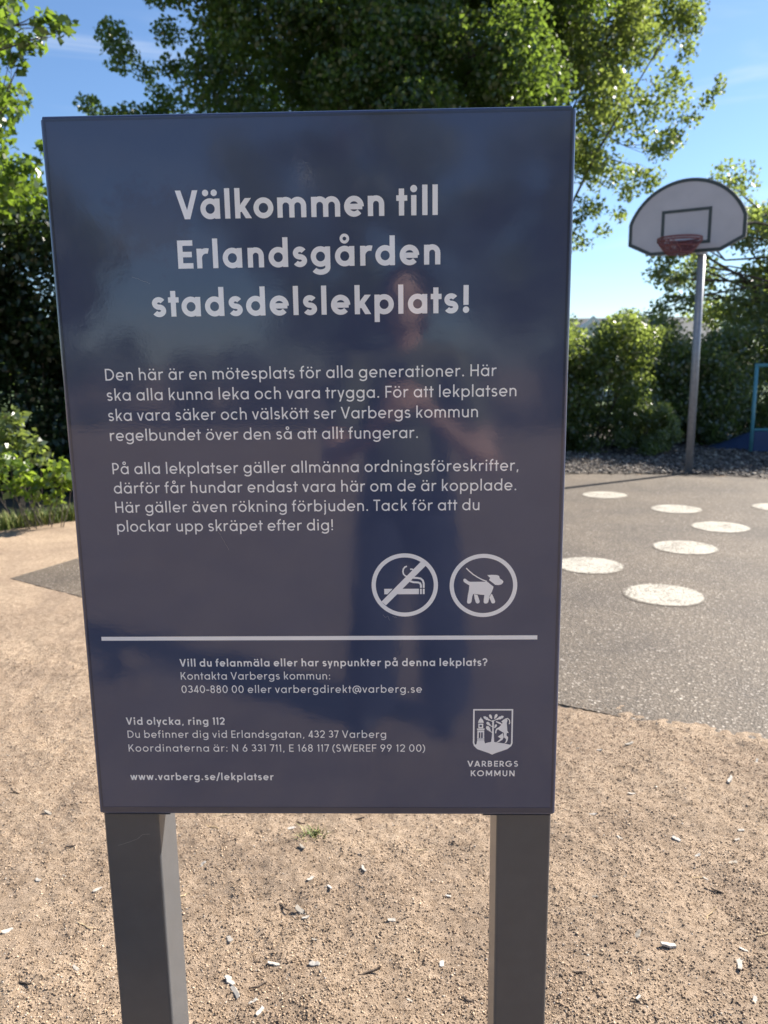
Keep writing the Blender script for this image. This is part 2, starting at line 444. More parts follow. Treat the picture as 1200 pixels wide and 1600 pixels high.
def glyph(c, w):
    h = w/2; o = .014
    if c == '\u00e4': g, W_, k = glyph('a', w); r = w*.60; return g + [dot(W_*.28, .90, r), dot(W_*.72, .90, r)], W_, k
    if c == '\u00f6': g, W_, k = glyph('o', w); r = w*.60; return g + [dot(W_*.29, .90, r), dot(W_*.71, .90, r)], W_, k
    if c == '\u00e5':
        g, W_, k = glyph('a', w); r = .095 + w*.14
        return g + [('R', arc(W_*.5, .965, r, r, 0, 360, 24)[:-1])], W_, k
    D = .69 + .15*w; rr = D/2 - h; cy = XH/2; ry = XH/2 + o - h
    bowl = lp(arc(D/2, cy, rr, ry, 0, 360, 44)[:-1])
    if c == 'o': D = .70 + .15*w; return [lp(arc(D/2, cy, D/2-h, ry, 0, 360, 44)[:-1])], D, 'RR'
    if c == 'a': return [bowl, ln((D-h,0),(D-h,XH))], D, 'RS'
    if c == 'd': return [bowl, ln((D-h,0),(D-h,ASC))], D, 'RS'
    if c == 'b': return [bowl, ln((h,0),(h,ASC))], D, 'SR'
    if c == 'p': return [bowl, ln((h,DSC),(h,XH))], D, 'SR'
    if c == 'g':
        q = .27 - h
        return [bowl, ('L', [(D-h, XH), (D-h, -.03)] + arc(D/2, -.03, rr, q, 0, -152, 20)[1:])], D, 'RS'
    if c == 'e': return [('L', [(h, cy-.01), (D-h*.6, cy-.01)]), ('L', arc(D/2, cy, rr, ry, -2, 318, 40))], D, 'RR'
    if c == 'c': return [('L', arc(D/2, cy, rr, ry, 47, 313, 36))], D*.90, 'RR'
    if c == 's':
        Ws = .47 + .3*w; t = (XH + 2*o - w)/4; rx = Ws/2 - h
        u = arc(Ws/2, XH+o-h-t, rx*.94, t, 28, 270, 20); d = arc(Ws/2, h-o+t, rx, t, 90, -152, 20)
        return [('L', u + d[1:])], Ws, 'RR'
    if c in 'nh':
        Wn = .55 + .25*w; rx = Wn/2 - h; top = ASC if c == 'h' else XH
        return [ln((h,0),(h,top)), ('L', arc(Wn/2, XH+o-h-rx, rx, rx, 180, 0, 24) + [(Wn-h, 0)])], Wn, 'SS'
    if c == 'u':
        Wn = .55 + .25*w; rx = Wn/2 - h
        return [ln((Wn-h,0),(Wn-h,XH)), ('L', [(h,XH)] + arc(Wn/2, rx+h-o, rx, rx, 180, 360, 24))], Wn, 'SS'
    if c == 'm':
        A = .41 + .12*w; rx = A/2
        s_ = [ln((h,0),(h,XH))]
        for k in (0, 1):
            s_.append(('L', arc(h + A*k + rx, XH+o-h-rx, rx, rx, 180, 0, 22) + [(h+A*(k+1), 0)]))
        return s_, 2*A + w, 'SS'
    if c == 'r':
        rx = .26
        return [ln((h,0),(h,XH)), ('L', arc(h+rx, XH+o-h-rx, rx, rx, 180, 72, 14))], h + rx*1.31 + .02, 'SD'
    if c == 't': x = .17 + .1*w; return [ln((x,0),(x,.93)), ln((0,XH-h),(2*x+.02,XH-h))], 2*x+.02, 'DD'
    if c == 'f':
        x = .15 + .1*w; r = .19
        return [('L', [(x,0)] + arc(x+r, ASC-h-r, r, r, 180, 82, 14)), ln((0,XH-h),(2*x+.05,XH-h))], 2*x+.07, 'DD'
    if c == 'l': return [ln((h,0),(h,ASC))], w, 'SS'
    if c == 'i': q = w*.66; return [ln((q,0),(q,XH)), dot(q, .92, q)], 2*q, 'SS'
    if c == 'j':
        q = w*.66
        return [('L', [(q,XH),(q,-.14)] + arc(q-.13, -.14, .13, .13-.0, 0, -80, 10)[1:]), dot(q, .92, q)], 2*q, 'SS'
    if c == 'k':
        return [ln((h,0),(h,ASC)), dg(h+.02, .22, .47+.1*w, XH, w*.95), dg(.46+.2*w, 0, .22+.1*w, .42, w)], .52+.45*w, 'SD'
    if c in 'vy':
        Wv = .56 + .45*w; hw = w*.56
        s_ = [dg(hw, XH, Wv/2, 0, w)]
        if c == 'v': s_.append(dg(Wv-hw, XH, Wv/2, 0, w))
        else:
            sl_ = (Wv/2-hw)/XH; s_.append(dg(Wv-hw, XH, Wv/2 + sl_*DSC, DSC, w))
        return s_, Wv, 'DD'
    if c == 'w':
        Ww = .84 + .7*w; hw = w*.54; q = (Ww-2*hw)/4
        return [dg(hw,XH,hw+q,0,w), dg(hw+2*q,XH,hw+q,0,w), dg(hw+2*q,XH,hw+3*q,0,w), dg(hw+4*q,XH,hw+3*q,0,w)], Ww, 'DD'
    # capitals
    if c in 'EF':
        We = .50 + .35*w; s_ = [ln((h,0),(h,1)), ln((h,1-h),(We,1-h)), ln((h,.50),(We*.93,.50))]
        if c == 'E': s_.append(ln((h,h),(We,h)))
        return s_, We, 'SD'
    if c == 'D':
        Wd = .74 + .3*w
        return [('O', [(h,h),(h,1-h)] + arc(Wd-.5, .5, .5-h, .5-h, 90, -90, 30))], Wd, 'SR'
    if c == 'H': Wh = .66+.35*w; return [ln((h,0),(h,1)), ln((Wh-h,0),(Wh-h,1)), ln((h,.5),(Wh-h,.5))], Wh, 'SS'
    if c in 'PR':
        Wp = .54 + .35*w; b0 = .40; r = (1-b0)/2 - h*.0; yc = (1-h+b0)/2; rr_ = (1-h-b0)/2
        s_ = [ln((h,0),(h,1)), ('L', [(h,1-h)] + arc(Wp-h-rr_, yc, rr_, rr_, 90, -90, 20) + [(h,b0)])]
        if c == 'R': s_.append(dg(Wp*.95, 0, Wp*.50, b0, w))
        return s_, Wp, 'SR'
    if c == 'B':
        Wb = .56 + .35*w; r1 = (1-h-.53)/2; r2 = (.53-h)/2
        return [ln((h,0),(h,1)), ('L', [(h,1-h)] + arc(Wb-.04-h-r1, .53+r1, r1, r1, 90, -90, 16) + [(h,.53)]),
                ('L', [(h,.53)] + arc(Wb-h-r2, .53-r2, r2, r2, 90, -90, 16) + [(h,h)])], Wb, 'SR'
    if c == 'T': Wt = .58+.2*w; return [ln((Wt/2,0),(Wt/2,1)), ln((0,1-h),(Wt,1-h))], Wt, 'DD'
    if c == 'K':
        return [ln((h,0),(h,1)), dg(h+.02,.34,.54+.2*w,1,w), dg(.58+.3*w,0,.26+.1*w,.58,w)], .64+.5*w, 'SD'
    if c in 'VA':
        Wv = .74 + .5*w; hw = w*.54
        if c == 'V': return [dg(hw,1,Wv/2,0,w), dg(Wv-hw,1,Wv/2,0,w)], Wv, 'DD'
        return [dg(hw,0,Wv/2,1,w), dg(Wv-hw,0,Wv/2,1,w), ln((Wv*.22,.27),(Wv*.78,.27))], Wv, 'DD'
    if c == 'W':
        Ww = 1.12 + .7*w; hw = w*.53; q = (Ww-2*hw)/4
        return [dg(hw,1,hw+q,0,w), dg(hw+2*q,1,hw+q,0,w), dg(hw+2*q,1,hw+3*q,0,w), dg(hw+4*q,1,hw+3*q,0,w)], Ww, 'DD'
    if c == 'N': Wn = .68+.4*w; return [ln((h,0),(h,1)), ln((Wn-h,0),(Wn-h,1)), dg(h,1,Wn-h,0,w)], Wn, 'SS'
    if c == 'M':
        Wm = .82+.45*w
        return [ln((h,0),(h,1)), ln((Wm-h,0),(Wm-h,1)), dg(h,1,Wm/2,.18,w), dg(Wm-h,1,Wm/2,.18,w)], Wm, 'SS'
    if c == 'U': Wu = .62+.3*w; rx = Wu/2-h; return [('L', [(h,1)] + arc(Wu/2, rx+h-o, rx, rx, 180, 360, 24) + [(Wu-h,1)])], Wu, 'SS'
    if c == 'O': D = .98; return [lp(arc(D/2, .5, D/2-h, .5+o-h, 0, 360, 44)[:-1])], D, 'RR'
    if c == 'G':
        D = .96; r = D/2-h
        return [('L', arc(D/2, .5, r, .5+o-h, 42, 358, 40)), ln((D/2+.02,.46),(D-h*.4,.46))], D, 'RR'
    if c == 'S':
        Ws = .54+.3*w; t = (1+2*o-w)/4; rx = Ws/2-h
        return [('L', arc(Ws/2, 1+o-h-t, rx*.92, t, 28, 270, 20) + arc(Ws/2, h-o+t, rx, t, 90, -152, 20)[1:])], Ws, 'RR'
    # figures
    if c == '0': D = .66; return [lp(arc(D/2, .5, D/2-h, .5+o-h, 0, 360, 40)[:-1])], D, 'RR'
    if c == '1': return [ln((.20,0),(.20,1)), dg(.02+h,.80,.20,1,w)], .20+h, 'DS'
    if c == '2':
        r = .28-h*.4
        return [('L', arc(.29, 1+o-h-r, r-.0, r, 168, -36, 22) + [(h*1.2, h)]), ln((.02,h),(.57,h))], .58, 'RR'
    if c == '3':
        return [('L', arc(.27, 1+o-h-.22, .21, .22, 155, -90, 20)), ('L', arc(.27, h-o+.27, .26, 1-w-.44+.01+.01 - .27 + .02, 90, -150, 22))], .56, 'RR'
    if c == '4': return [ln((.46,0),(.46,1)), ln((.0,.24),(.62,.24)), dg(h*1.1,.20,.44,1,w)], .62, 'DD'
    if c in '69':
        r = .30-h; s_ = [lp(arc(.30, .31, r, .31+o-h, 0, 360, 36)[:-1]), dg(.095+h*.2, .42, .40, 1, w)]
        if c == '9':
            s_ = [lp(arc(.30, .69, r, .31+o-h, 0, 360, 36)[:-1]), dg(.505-h*.2, .58, .20, 0, w)]
        return s_, .60, 'RR'
    if c == '7': return [ln((0,1-h),(.56,1-h)), dg(.50,1-h,.20,0,w)], .56, 'DD'
    if c == '8':
        return [lp(arc(.29, 1+o-h-.215, .20, .215, 0, 360, 30)[:-1]), lp(arc(.29, h-o+(.55-h)/2, .29-h, (.55-h)/2+.01, 0, 360, 34)[:-1])], .58, 'RR'
    q = w*.62
    if c == '.': return [dot(q, q, q)], 2*q, 'SS'
    if c == ':': return [dot(q, q, q), dot(q, .56, q)], 2*q, 'SS'
    if c == ',': return [dg(q*1.1, .12, q*.5, -.13, w*.9)], 2*q, 'SS'
    if c == '!': return [dot(q, q, q), ln((q,.29),(q,1))], 2*q, 'SS'
    if c == '?':
        return [dot(.25, q, q), ('L', arc(.26, 1+o-h-.24, .23, .24, 165, -60, 20) + [(.25, .42), (.25, .27)])], .52, 'RR'
    if c == '-': return [ln((0,.37),(.38,.37))], .38, 'DD'
    if c == '/': return [dg(.04,-.12,.42,1.08,w)], .46, 'DD'
    if c == '(': return [('L', arc(.62, .42, .60, .72, 128, 232, 18))], .27, 'DD'
    if c == ')': return [('L', arc(-.37, .42, .60, .72, 52, -52, 18))], .27, 'DD'
    if c == '@':
        w2 = w*.85
        return [('L', arc(.55, .40, .50, .50, -52, 268, 46)), lp(arc(.55, .39, .21, .23, 0, 360, 26)[:-1]),
                ('L', [(.77, .62), (.77, .30)] + arc(.91, .30, .14, .14, 180, 330, 12)[1:])], 1.08, 'RR'
    return [], .25, 'DD'

SB = {'S': .093, 'R': .058, 'D': .022}
def ribbon(pts, w, closed):
    P = [Vector((x, y)) for x, y in pts]; n = len(P); L = []; Q = []
    for i in range(n):
        if closed or 0 < i < n-1:
            a = (P[i]-P[i-1]); b = (P[(i+1) % n]-P[i])
            if a.length < 1e-9: a = b
            if b.length < 1e-9: b = a
            a.normalize(); b.normalize()
            na = Vector((-a.y, a.x)); nb = Vector((-b.y, b.x)); mm = na + nb
            if mm.length < 1e-6: mm = na
            mm.normalize(); k = 1 / max(mm.dot(na), .45)
        else:
            a = (P[1]-P[0]) if i == 0 else (P[-1]-P[-2]); a.normalize(); mm = Vector((-a.y, a.x)); k = 1
        L.append(P[i] + mm*k*w/2); Q.append(P[i] - mm*k*w/2)
    return L, Q

class Print:
    """flat print on the board: board millimetres (u to the right, v down), each stroke a hair proud of the last"""
    def __init__(s, base=.00025): s.mb = MB(); s.k = 0; s.base = base
    def y(s): s.k += 1; return -(s.base + .000009 * (s.k % 28))
    def P(s, uv):
        y = s.y(); s.mb.poly([(u/1000, y, -v/1000) for u, v in uv])
    def L(s, pts, w, closed=False):
        l, q = ribbon(pts, w, closed); y = s.y(); n = len(l)
        vs = [(p.x/1000, y, -p.y/1000) for p in l] + [(p.x/1000, y, -p.y/1000) for p in q]
        s.mb.add(vs, [(i, (i+1) % n, (i+1) % n + n, i+n) for i in range(n if closed else n-1)])
    def text(s, t, u0, u1, v0, v1, cap, w):
        """set t so that its ink runs from u0 to u1, baseline from v0 to v1"""
        gl = [None if c == ' ' else glyph(c, w) for c in t]
        def lay(track):
            x = 0; pos = []
            for i, g in enumerate(gl):
                if g is None: x += .30 + track + (SB[gl[i-1][2][1]] if i and gl[i-1] else 0) + (.05 if t[i+1:i+2] == '1' else 0); pos.append(None); continue
                if i and gl[i-1] is not None: x += (SB[gl[i-1][2][1]] + SB[g[2][0]]) + track
                elif i: x += SB[g[2][0]] + .03
                pos.append(x); x += g[1]
            return x, pos
        need = (u1-u0)/cap; a, _ = lay(0); b, _ = lay(.1)
        tr = (need-a)/((b-a)/.1)
        sx = 1.0
        if tr > .075: sx = need / lay(.075)[0]; tr = .075
        if tr < -.03: sx = need / lay(-.03)[0]; tr = -.03
        _, pos = lay(tr)
        for g, x0 in zip(gl, pos):
            if g is None: continue
            def mp(p):
                u = u0 + (x0+p[0])*cap*sx
                return (u, v0 + (v1-v0)*(u-u0)/(u1-u0) - p[1]*cap)
            for k, pts in g[0]:
                if k == 'P': s.P([mp(p) for p in pts])
                else: s.L([mp(p) for p in pts], (.055+.27*w if k == 'R' else w)*cap, k in 'OR')
        TRACK.append((t[:10], round(tr, 3), round(sx, 3)))
    def build(s, name, mat_, parent):  # faces turned to the reader
        o = s.mb.build(name, mat_, parent, fix=False)
        me = o.data; bm = bmesh.new(); bm.from_mesh(me)
        for f in bm.faces:
            f.normal_update()
            if f.normal.y > 0: f.normal_flip()
        bm.to_mesh(me); bm.free()
        return o
TRACK = []

# ------------------------------------------------------------------ the information sign
def gloss_mat(name, col, col2, smudge=False):
    M, n, l, b = mat(name)
    tc = n.new('ShaderNodeTexCoord')
    nz = n.new('ShaderNodeTexNoise'); nz.inputs['Scale'].default_value = 5; nz.inputs['Detail'].default_value = 8; nz.inputs['Roughness'].default_value = .65
    l.new(tc.outputs['Object'], nz.inputs['Vector'])
    r = n.new('ShaderNodeValToRGB'); r.color_ramp.elements[0].position = .35; r.color_ramp.elements[1].position = .7
    r.color_ramp.elements[0].color = col + (1,); r.color_ramp.elements[1].color = col2 + (1,)
    l.new(nz.outputs['Fac'], r.inputs[0])
    mp = n.new('ShaderNodeMapping'); mp.inputs['Location'].default_value = (-.155, 0, .150); mp.vector_type = 'POINT'
    l.new(tc.outputs['Object'], mp.inputs[0])
    wn = n.new('ShaderNodeTexNoise'); wn.inputs['Scale'].default_value = 22; wn.inputs['Detail'].default_value = 7; wn.inputs['Roughness'].default_value = .7
    l.new(tc.outputs['Object'], wn.inputs['Vector'])
    ln_ = n.new('ShaderNodeVectorMath'); ln_.operation = 'LENGTH'; l.new(mp.outputs[0], ln_.inputs[0])
    ad = n.new('ShaderNodeMath'); ad.operation = 'MULTIPLY_ADD'; ad.inputs[1].default_value = .16; l.new(wn.outputs['Fac'], ad.inputs[0]); l.new(ln_.outputs['Value'], ad.inputs[2])
    ms = n.new('ShaderNodeMapRange'); ms.inputs['From Min'].default_value = .115; ms.inputs['From Max'].default_value = .150; ms.inputs['To Min'].default_value = .55 if smudge else 0; ms.inputs['To Max'].default_value = 0
    l.new(ad.outputs[0], ms.inputs['Value'])
    sm1 = n.new('ShaderNodeMix'); sm1.data_type = 'RGBA'; l.new(ms.outputs[0], sm1.inputs['Factor']); l.new(r.outputs[0], sm1.inputs['A']); sm1.inputs['B'].default_value = (.050, .036, .060, 1)
    l.new(sm1.outputs['Result'], b.inputs['Base Color'])
    rr = n.new('ShaderNodeMapRange'); rr.inputs['From Min'].default_value = .4; rr.inputs['From Max'].default_value = .75
    rr.inputs['To Min'].default_value = .035; rr.inputs['To Max'].default_value = .13
    l.new(nz.outputs['Fac'], rr.inputs['Value']); l.new(rr.outputs[0], b.inputs['Roughness'])
    b.inputs['IOR'].default_value = 1.55; b.inputs['Specular IOR Level'].default_value = .6
    n1 = n.new('ShaderNodeTexNoise'); n1.inputs['Scale'].default_value = 260; n1.inputs['Detail'].default_value = 2
    n2 = n.new('ShaderNodeTexNoise'); n2.inputs['Scale'].default_value = 14; n2.inputs['Detail'].default_value = 3
    l.new(tc.outputs['Object'], n1.inputs['Vector']); l.new(tc.outputs['Object'], n2.inputs['Vector'])
    b1 = n.new('ShaderNodeBump'); b1.inputs['Strength'].default_value = .10; b1.inputs['Distance'].default_value = .0004
    b2 = n.new('ShaderNodeBump'); b2.inputs['Strength'].default_value = .13; b2.inputs['Distance'].default_value = .002
    l.new(n1.outputs['Fac'], b1.inputs['Height']); l.new(n2.outputs['Fac'], b2.inputs['Height'])
    l.new(b1.outputs[0], b2.inputs['Normal']); l.new(b2.outputs[0], b.inputs['Normal'])
    return M
M_board = gloss_mat('blue_board_laminate', (.053, .069, .130), (.065, .082, .148), True)
M_white = gloss_mat('white_print', (.90, .91, .92), (.94, .95, .95))
M_post = plain('grey_powder_coat', (.086, .090, .098), .30, var=.06, scale=30, bump=.10, bscale=500)
M_frame = plain('dark_folded_edge', (.035, .038, .055), .35, var=.1, scale=30)

M_edge = gloss_mat('blue_grey_edge', (.040,.048,.082), (.046,.054,.090))
SX, SY, STOP, SYAW = -0.50972, 1.26663, 1.79610, -0.026315
BW, BH = .800, 1.150
sign = empty('information_sign', (SX, SY, 0), 'glossy dark blue welcome board with white lettering on two square grey posts', 'information sign', SYAW)
# board children live in a frame whose origin is the board's upper left corner
def put(o): o.location = (0, 0, STOP); return o

# folded tray: flat face, rolled edges, flanges; corners left open by the fold
mb = MB(); r = .006; fl = .070
U0, U1, V0, V1 = -.0045, .8040, -.0050, 1.1530
x0, x1, z0, z1 = U0+r, U1-r, -(V1-r), -(V0+r)
mb.poly([(x0,0,z0),(x1,0,z0),(x1,0,z1),(x0,0,z1)])
def roll(p, q, ox, oz):
    prof = [(0,0)] + [(r*math.sin(a), r*(1-math.cos(a))) for a in (R(15),R(30),R(45),R(60),R(75),R(90))] + [(r, r+fl)]
    a = [(p[0]+ox*s_, y, p[1]+oz*s_) for s_, y in prof]; b = [(q[0]+ox*s_, y, q[1]+oz*s_) for s_, y in prof]
    n = len(prof); mb.add(a+b, [(i, i+1, i+1+n, i+n) for i in range(n-1)])
e = .0012
roll((x0-.002,z1),(x1-.001,z1),0,1); roll((x0,z0),(x1,z0),0,-1)
roll((x0,z0-.002),(x0,z1),-1,0); roll((x1,z0-.002),(x1,z1),1,0)
tray = put(mb.build('front_panel', M_board, sign))
sm = tray.modifiers.new('thickness', 'SOLIDIFY'); sm.thickness = .0015; sm.offset = -1
tray.data.polygons.foreach_set('use_smooth', [True]*len(tray.data.polygons))
ws = tray.modifiers.new('flat_faces', 'WEIGHTED_NORMAL'); ws.keep_sharp = False

mb = MB(); mb.box(U0+.002, U1-.002, .070, .0745, -V1+.003, -V0-.003)
put(mb.build('back_panel', M_frame, sign, bevel=.001))
# the folded edge shows as a plain darker band around the printed face
mb = MB()
o_ = [(x0-.0005, z0-.0005), (x1+.0005, z0-.0005), (x1+.0005, z1+.0005), (x0-.0005, z1+.0005)]
i_ = [(U0+.0085, -V1+.0150), (U1-.0085, -V1+.0150), (U1-.0085, -V0-.0085), (U0+.0085, -V0-.0085)]
mb.add([(a, -.0005, b) for a, b in o_] + [(a, -.0005, b) for a, b in i_] + [(a, .0004, b) for a, b in i_] + [(a, .0004, b) for a, b in o_],
       [(k, (k+1) % 4, (k+1) % 4+4, k+4) for k in range(4)] + [(k+4, (k+1) % 4+4, (k+1) % 4+8, k+8) for k in range(4)] + [(k+12, (k+1) % 4+12, (k+1) % 4, k) for k in range(4)])
put(mb.build('edge_band', M_edge, sign))
for a, b_ in ((.004, .122), (.678, .7965)):
    mb = MB(); mb.box(a, b_, .0035, .068, -V1-.0026, -V1-.0001)
    put(mb.build('bracket_lip', M_frame, sign, bevel=.0012))

def post(x0, x1):
    # square hollow section with rounded corners
    mb = MB(); rc = .006; out = []
    y0, y1 = .012, .112
    for cx, cy, a in ((x1-rc,y1-rc,0),(x0+rc,y1-rc,90),(x0+rc,y0+rc,180),(x1-rc,y0+rc,270)):
        out += arc(cx, cy, rc, rc, a, a+90, 5)
    mb.prism(out, lambda x, y, d: (x, y, d), -.25, STOP-V1-.0030)
    return mb.build('post', M_post, sign, smooth=False)
post(-.0030, .0965); post(.7032, .7998)
TW, RW, MW = .192, .121, .172        # stroke weights
p = Print()
p = Print(); p.text('V\u00e4lkommen till', 195.3, 597.6, 147.6, 147.6, 42, TW); put(p.build('title_line', M_white, sign))
p = Print(); p.text('Erlandsg\u00e5rden', 194.3, 601.6, 220.6, 220.2, 42, TW); put(p.build('title_line', M_white, sign))
p = Print(); p.text('stadsdelslekplats!', 148.8, 646.6, 292.8, 293.5, 42, TW); put(p.build('title_line', M_white, sign))
p = Print()
CB = 18.6
p = Print(); p.text('Den h\u00e4r \u00e4r en m\u00f6tesplats f\u00f6r alla generationer. H\u00e4r', 66.2, 690.8, 391, 391, CB, RW); put(p.build('body_line', M_white, sign))
p = Print(); p.text('ska alla kunna leka och vara trygga. F\u00f6r att lekplatsen', 66.2, 722.3, 423, 423, CB, RW); put(p.build('body_line', M_white, sign))
p = Print(); p.text('ska vara s\u00e4ker och v\u00e4lsk\u00f6tt ser Varbergs kommun', 66.0, 661.8, 455.4, 455.4, CB, RW); put(p.build('body_line', M_white, sign))
p = Print(); p.text('regelbundet \u00f6ver den s\u00e5 att allt fungerar.', 66.4, 565.9, 487.8, 487.8, CB, RW); put(p.build('body_line', M_white, sign))
p = Print(); p.text('P\u00e5 alla lekplatser g\u00e4ller allm\u00e4nna ordningsf\u00f6reskrifter,', 66.4, 728.0, 542.2, 542.2, CB, RW); put(p.build('body_line', M_white, sign))
p = Print(); p.text('d\u00e4rf\u00f6r f\u00e5r hundar endast vara h\u00e4r om de \u00e4r kopplade.', 66.2, 725.0, 574.2, 574.2, CB, RW); put(p.build('body_line', M_white, sign))
p = Print(); p.text('H\u00e4r g\u00e4ller \u00e4ven r\u00f6kning f\u00f6rbjuden. Tack f\u00f6r att du', 66.4, 665.7, 606.4, 606.4, CB, RW); put(p.build('body_line', M_white, sign))
p = Print(); p.text('plockar upp skr\u00e4pet efter dig!', 66.8, 425.6, 638.4, 638.4, CB, RW); put(p.build('body_line', M_white, sign))
p = Print(); CS = 13.6
p = Print(); p.text('Vill du felanm\u00e4la eller har synpunkter p\u00e5 denna lekplats?', 156.8, 681.1, 875.0, 875.0, CS, MW); put(p.build('contact_line', M_white, sign))
p = Print(); p.text('Kontakta Varbergs kommun:', 157.4, 414.4, 898.7, 898.7, CS, RW); put(p.build('contact_line', M_white, sign))
p = Print(); p.text('0340-880 00 eller varbergdirekt@varberg.se', 157.3, 571.0, 923.0, 923.0, CS, RW); put(p.build('contact_line', M_white, sign))
p = Print(); p.text('Vid olycka, ring 112', 56.4, 228.7, 981.7, 981.7, CS, MW); put(p.build('contact_line', M_white, sign))
p = Print(); p.text('Du befinner dig vid Erlandsgatan, 432 37 Varberg', 57.6, 508.8, 1006.1, 1006.1, CS, RW); put(p.build('contact_line', M_white, sign))
p = Print(); p.text('Koordinaterna \u00e4r: N 6 331 711, E 168 117 (SWEREF 99 12 00)', 57.4, 575.9, 1032.0, 1032.0, CS, RW); put(p.build('contact_line', M_white, sign))
p = Print(); p.text('www.varberg.se/lekplatser', 56.4, 310.6, 1086.2, 1086.2, CS, MW); put(p.build('contact_line', M_white, sign))
p = Print()
p = Print(); p.text('VARBERGS', 649.3, 737.3, 1059.9, 1059.9, 10.9, MW*1.05); put(p.build('emblem_line', M_white, sign))
p = Print(); p.text('KOMMUN', 655.4, 731.7, 1078.0, 1078.0, 10.9, MW*1.05); put(p.build('emblem_line', M_white, sign))
p = Print(); p.P([(25.3,821.2),(765,821.0),(765,828.3),(25.3,828.1)])
p.build('dividing_line', M_white, sign)

# pictograms, in the grid of the drawing they were measured on
def zc(x, y): return (488.28 + (x-48)*.22941, 678.09 + (y-68)*.24051)
def Z(pts): return [zc(*q) for q in pts]
p = Print()
p.L([(543.0+51.8*math.cos(t), 732.7+51.0*math.sin(t)) for t in np.linspace(0, 2*math.pi, 73)[:-1]], 7.0, True)
p.P(Z([(406,126),(440,156),(148,440),(116,412)]))
p.P(Z([(137,321),(198,321),(160,360),(137,360)])); p.P(Z([(242,321),(389,321),(389,360),(205,360)]))
p.P(Z([(397,321),(410,321),(410,360),(397,360)])); p.P(Z([(417,321),(431,321),(431,360),(417,360)]))
sm_ = [(404,315),(404,296),(398,282),(385,276),(350,274),(330,268),(318,258)]
p.L(Z(sm_), 3.2)
p.L(Z([(424,315),(424,282),(418,262),(402,248),(380,244),(352,243),(338,232)]), 3.2)
p.L(Z([(303,160),(288,166),(277,180),(274,198),(278,216),(290,228),(306,234)]), 2.4)
p.L(Z([(326,181),(340,181),(350,188),(358,200),(360,214)]), 2.4)
p.build('no_smoking_symbol', M_white, sign)
p = Print()
p.L([(673.7+52.6*math.cos(t), 734.2+50.9*math.sin(t)) for t in np.linspace(0, 2*math.pi, 73)[:-1]], 6.9, True)
p.P(Z([(712,254),(722,250),(732,256),(745,268),(760,273),(868,273),(880,270),(929,309),(927,320),(918,346),(903,372),(893,420),(884,429),(868,430),(859,420),(860,400),(864,368),
       (838,366),(815,363),(784,360),(776,378),(771,418),(762,428),(745,430),(738,420),(744,372),(752,330),(754,298),(740,290),(722,280),(711,268)]))
p.P(Z([(789,362),(814,367),(822,388),(831,414),(827,426),(813,430),(803,423),(793,392)]))
p.P(Z([(912,360),(922,366),(932,388),(943,414),(940,426),(925,430),(916,424),(901,388)]))
p.P(Z([(884,226),(915,224),(952,226),(968,232),(974,250),(994,264),(1000,272),(996,284),(984,294),(962,298),(948,296),(943,297),(896,261),(904,246),(894,238)]))
p.L(Z([(731,176),(752,196),(780,220),(815,242),(850,260),(880,270)]), 1.9)
p.build('leashed_dog_symbol', M_white, sign)
# coat of arms
def cc(x, y): return (658.7 + (x-337)*.12752, 953.1 + (y-152)*.13790)
def C(pts): return [cc(*q) for q in pts]
p = Print()
p.L(C([(347,162),(863,162),(863,605),(850,640),(800,680),(700,715),(640,735),(600,754),(560,735),(500,715),(400,680),(360,640),(347,605)]), 2.6, True)
p.P(C([(362,632),(385,622),(395,575),(490,575),(500,612),(540,600),(585,592),(625,592),(680,602),(760,612),(852,632),(830,662),(760,690),(680,715),(640,730),(602,752),(560,732),(500,708),(430,688),(385,665)]))
p.P(C([(397,438),(488,438),(490,573),(394,573)])); p.P(C([(388,412),(494,412),(490,432),(394,432)]))
p.P(C([(408,346),(474,346),(474,408),(408,408)])); p.P(C([(404,336),(408,312),(420,290),(434,276),(436,264),(446,264),(448,276),(464,290),(476,312),(480,336)]))
p.P(C([(594,300),(618,300),(616,420),(620,520),(624,592),(582,592),(592,520),(596,420)]))
def leaf(x, y, a, L_, wd):
    ca, sa = math.cos(R(a)), math.sin(R(a)); q = []
    sh = [(0,0),(.2,.55),(.32,.42),(.5,.95),(.62,.7),(.8,.85),(1,0),(.8,-.85),(.62,-.7),(.5,-.95),(.32,-.42),(.2,-.55)]
    for s_, t_ in sh: q.append((x + ca*s_*L_ - sa*t_*wd/2, y - sa*s_*L_ - ca*t_*wd/2))
    p.P(C(q))
for a_ in ((570,308,150,112,44),(590,285,118,70,42),(622,285,62,76,44),(640,296,24,120,46),(572,372,140,72,46),(574,452,128,92,58),(625,408,62,60,36)): leaf(*a_)
p.L(C([(604,320),(560,300)]), 1.4); p.L(C([(604,310),(650,290)]), 1.4); p.L(C([(604,390),(560,368)]), 1.4); p.L(C([(604,470),(570,448)]), 1.4)
p.P(C([(716,318),(740,296),(764,282),(790,284),(798,300),(790,340),(796,400),(800,440),(818,470),(795,470),(788,500),(812,530),(806,570),(790,600),(762,612),(782,580),(784,552),(755,530),(752,470),(700,440),(672,420),(655,440),(650,478),(636,474),(638,440),(650,412),(690,390),(716,360),(690,350),(640,322),(648,312),(700,330),(722,346),(736,338)]))
p.P(C([(672,520),(740,472),(752,530),(735,562),(690,590),(650,600),(690,566),(712,545)]))
p.L(C([(770,284),(800,276),(824,296),(830,330),(822,352)]), 1.6)
arms = p.build('coat_of_arms', M_white, sign)
for q in ([(416,462),(434,462),(434,538),(416,538)], [(448,462),(468,462),(468,538),(448,538)], [(425,364),(456,364),(456,390),(425,390)], [(392,548),(490,548),(490,553),(392,553)]):
    p = Print(base=.0007); p.P(C(q)); p.build('tower_window', M_board, arms)
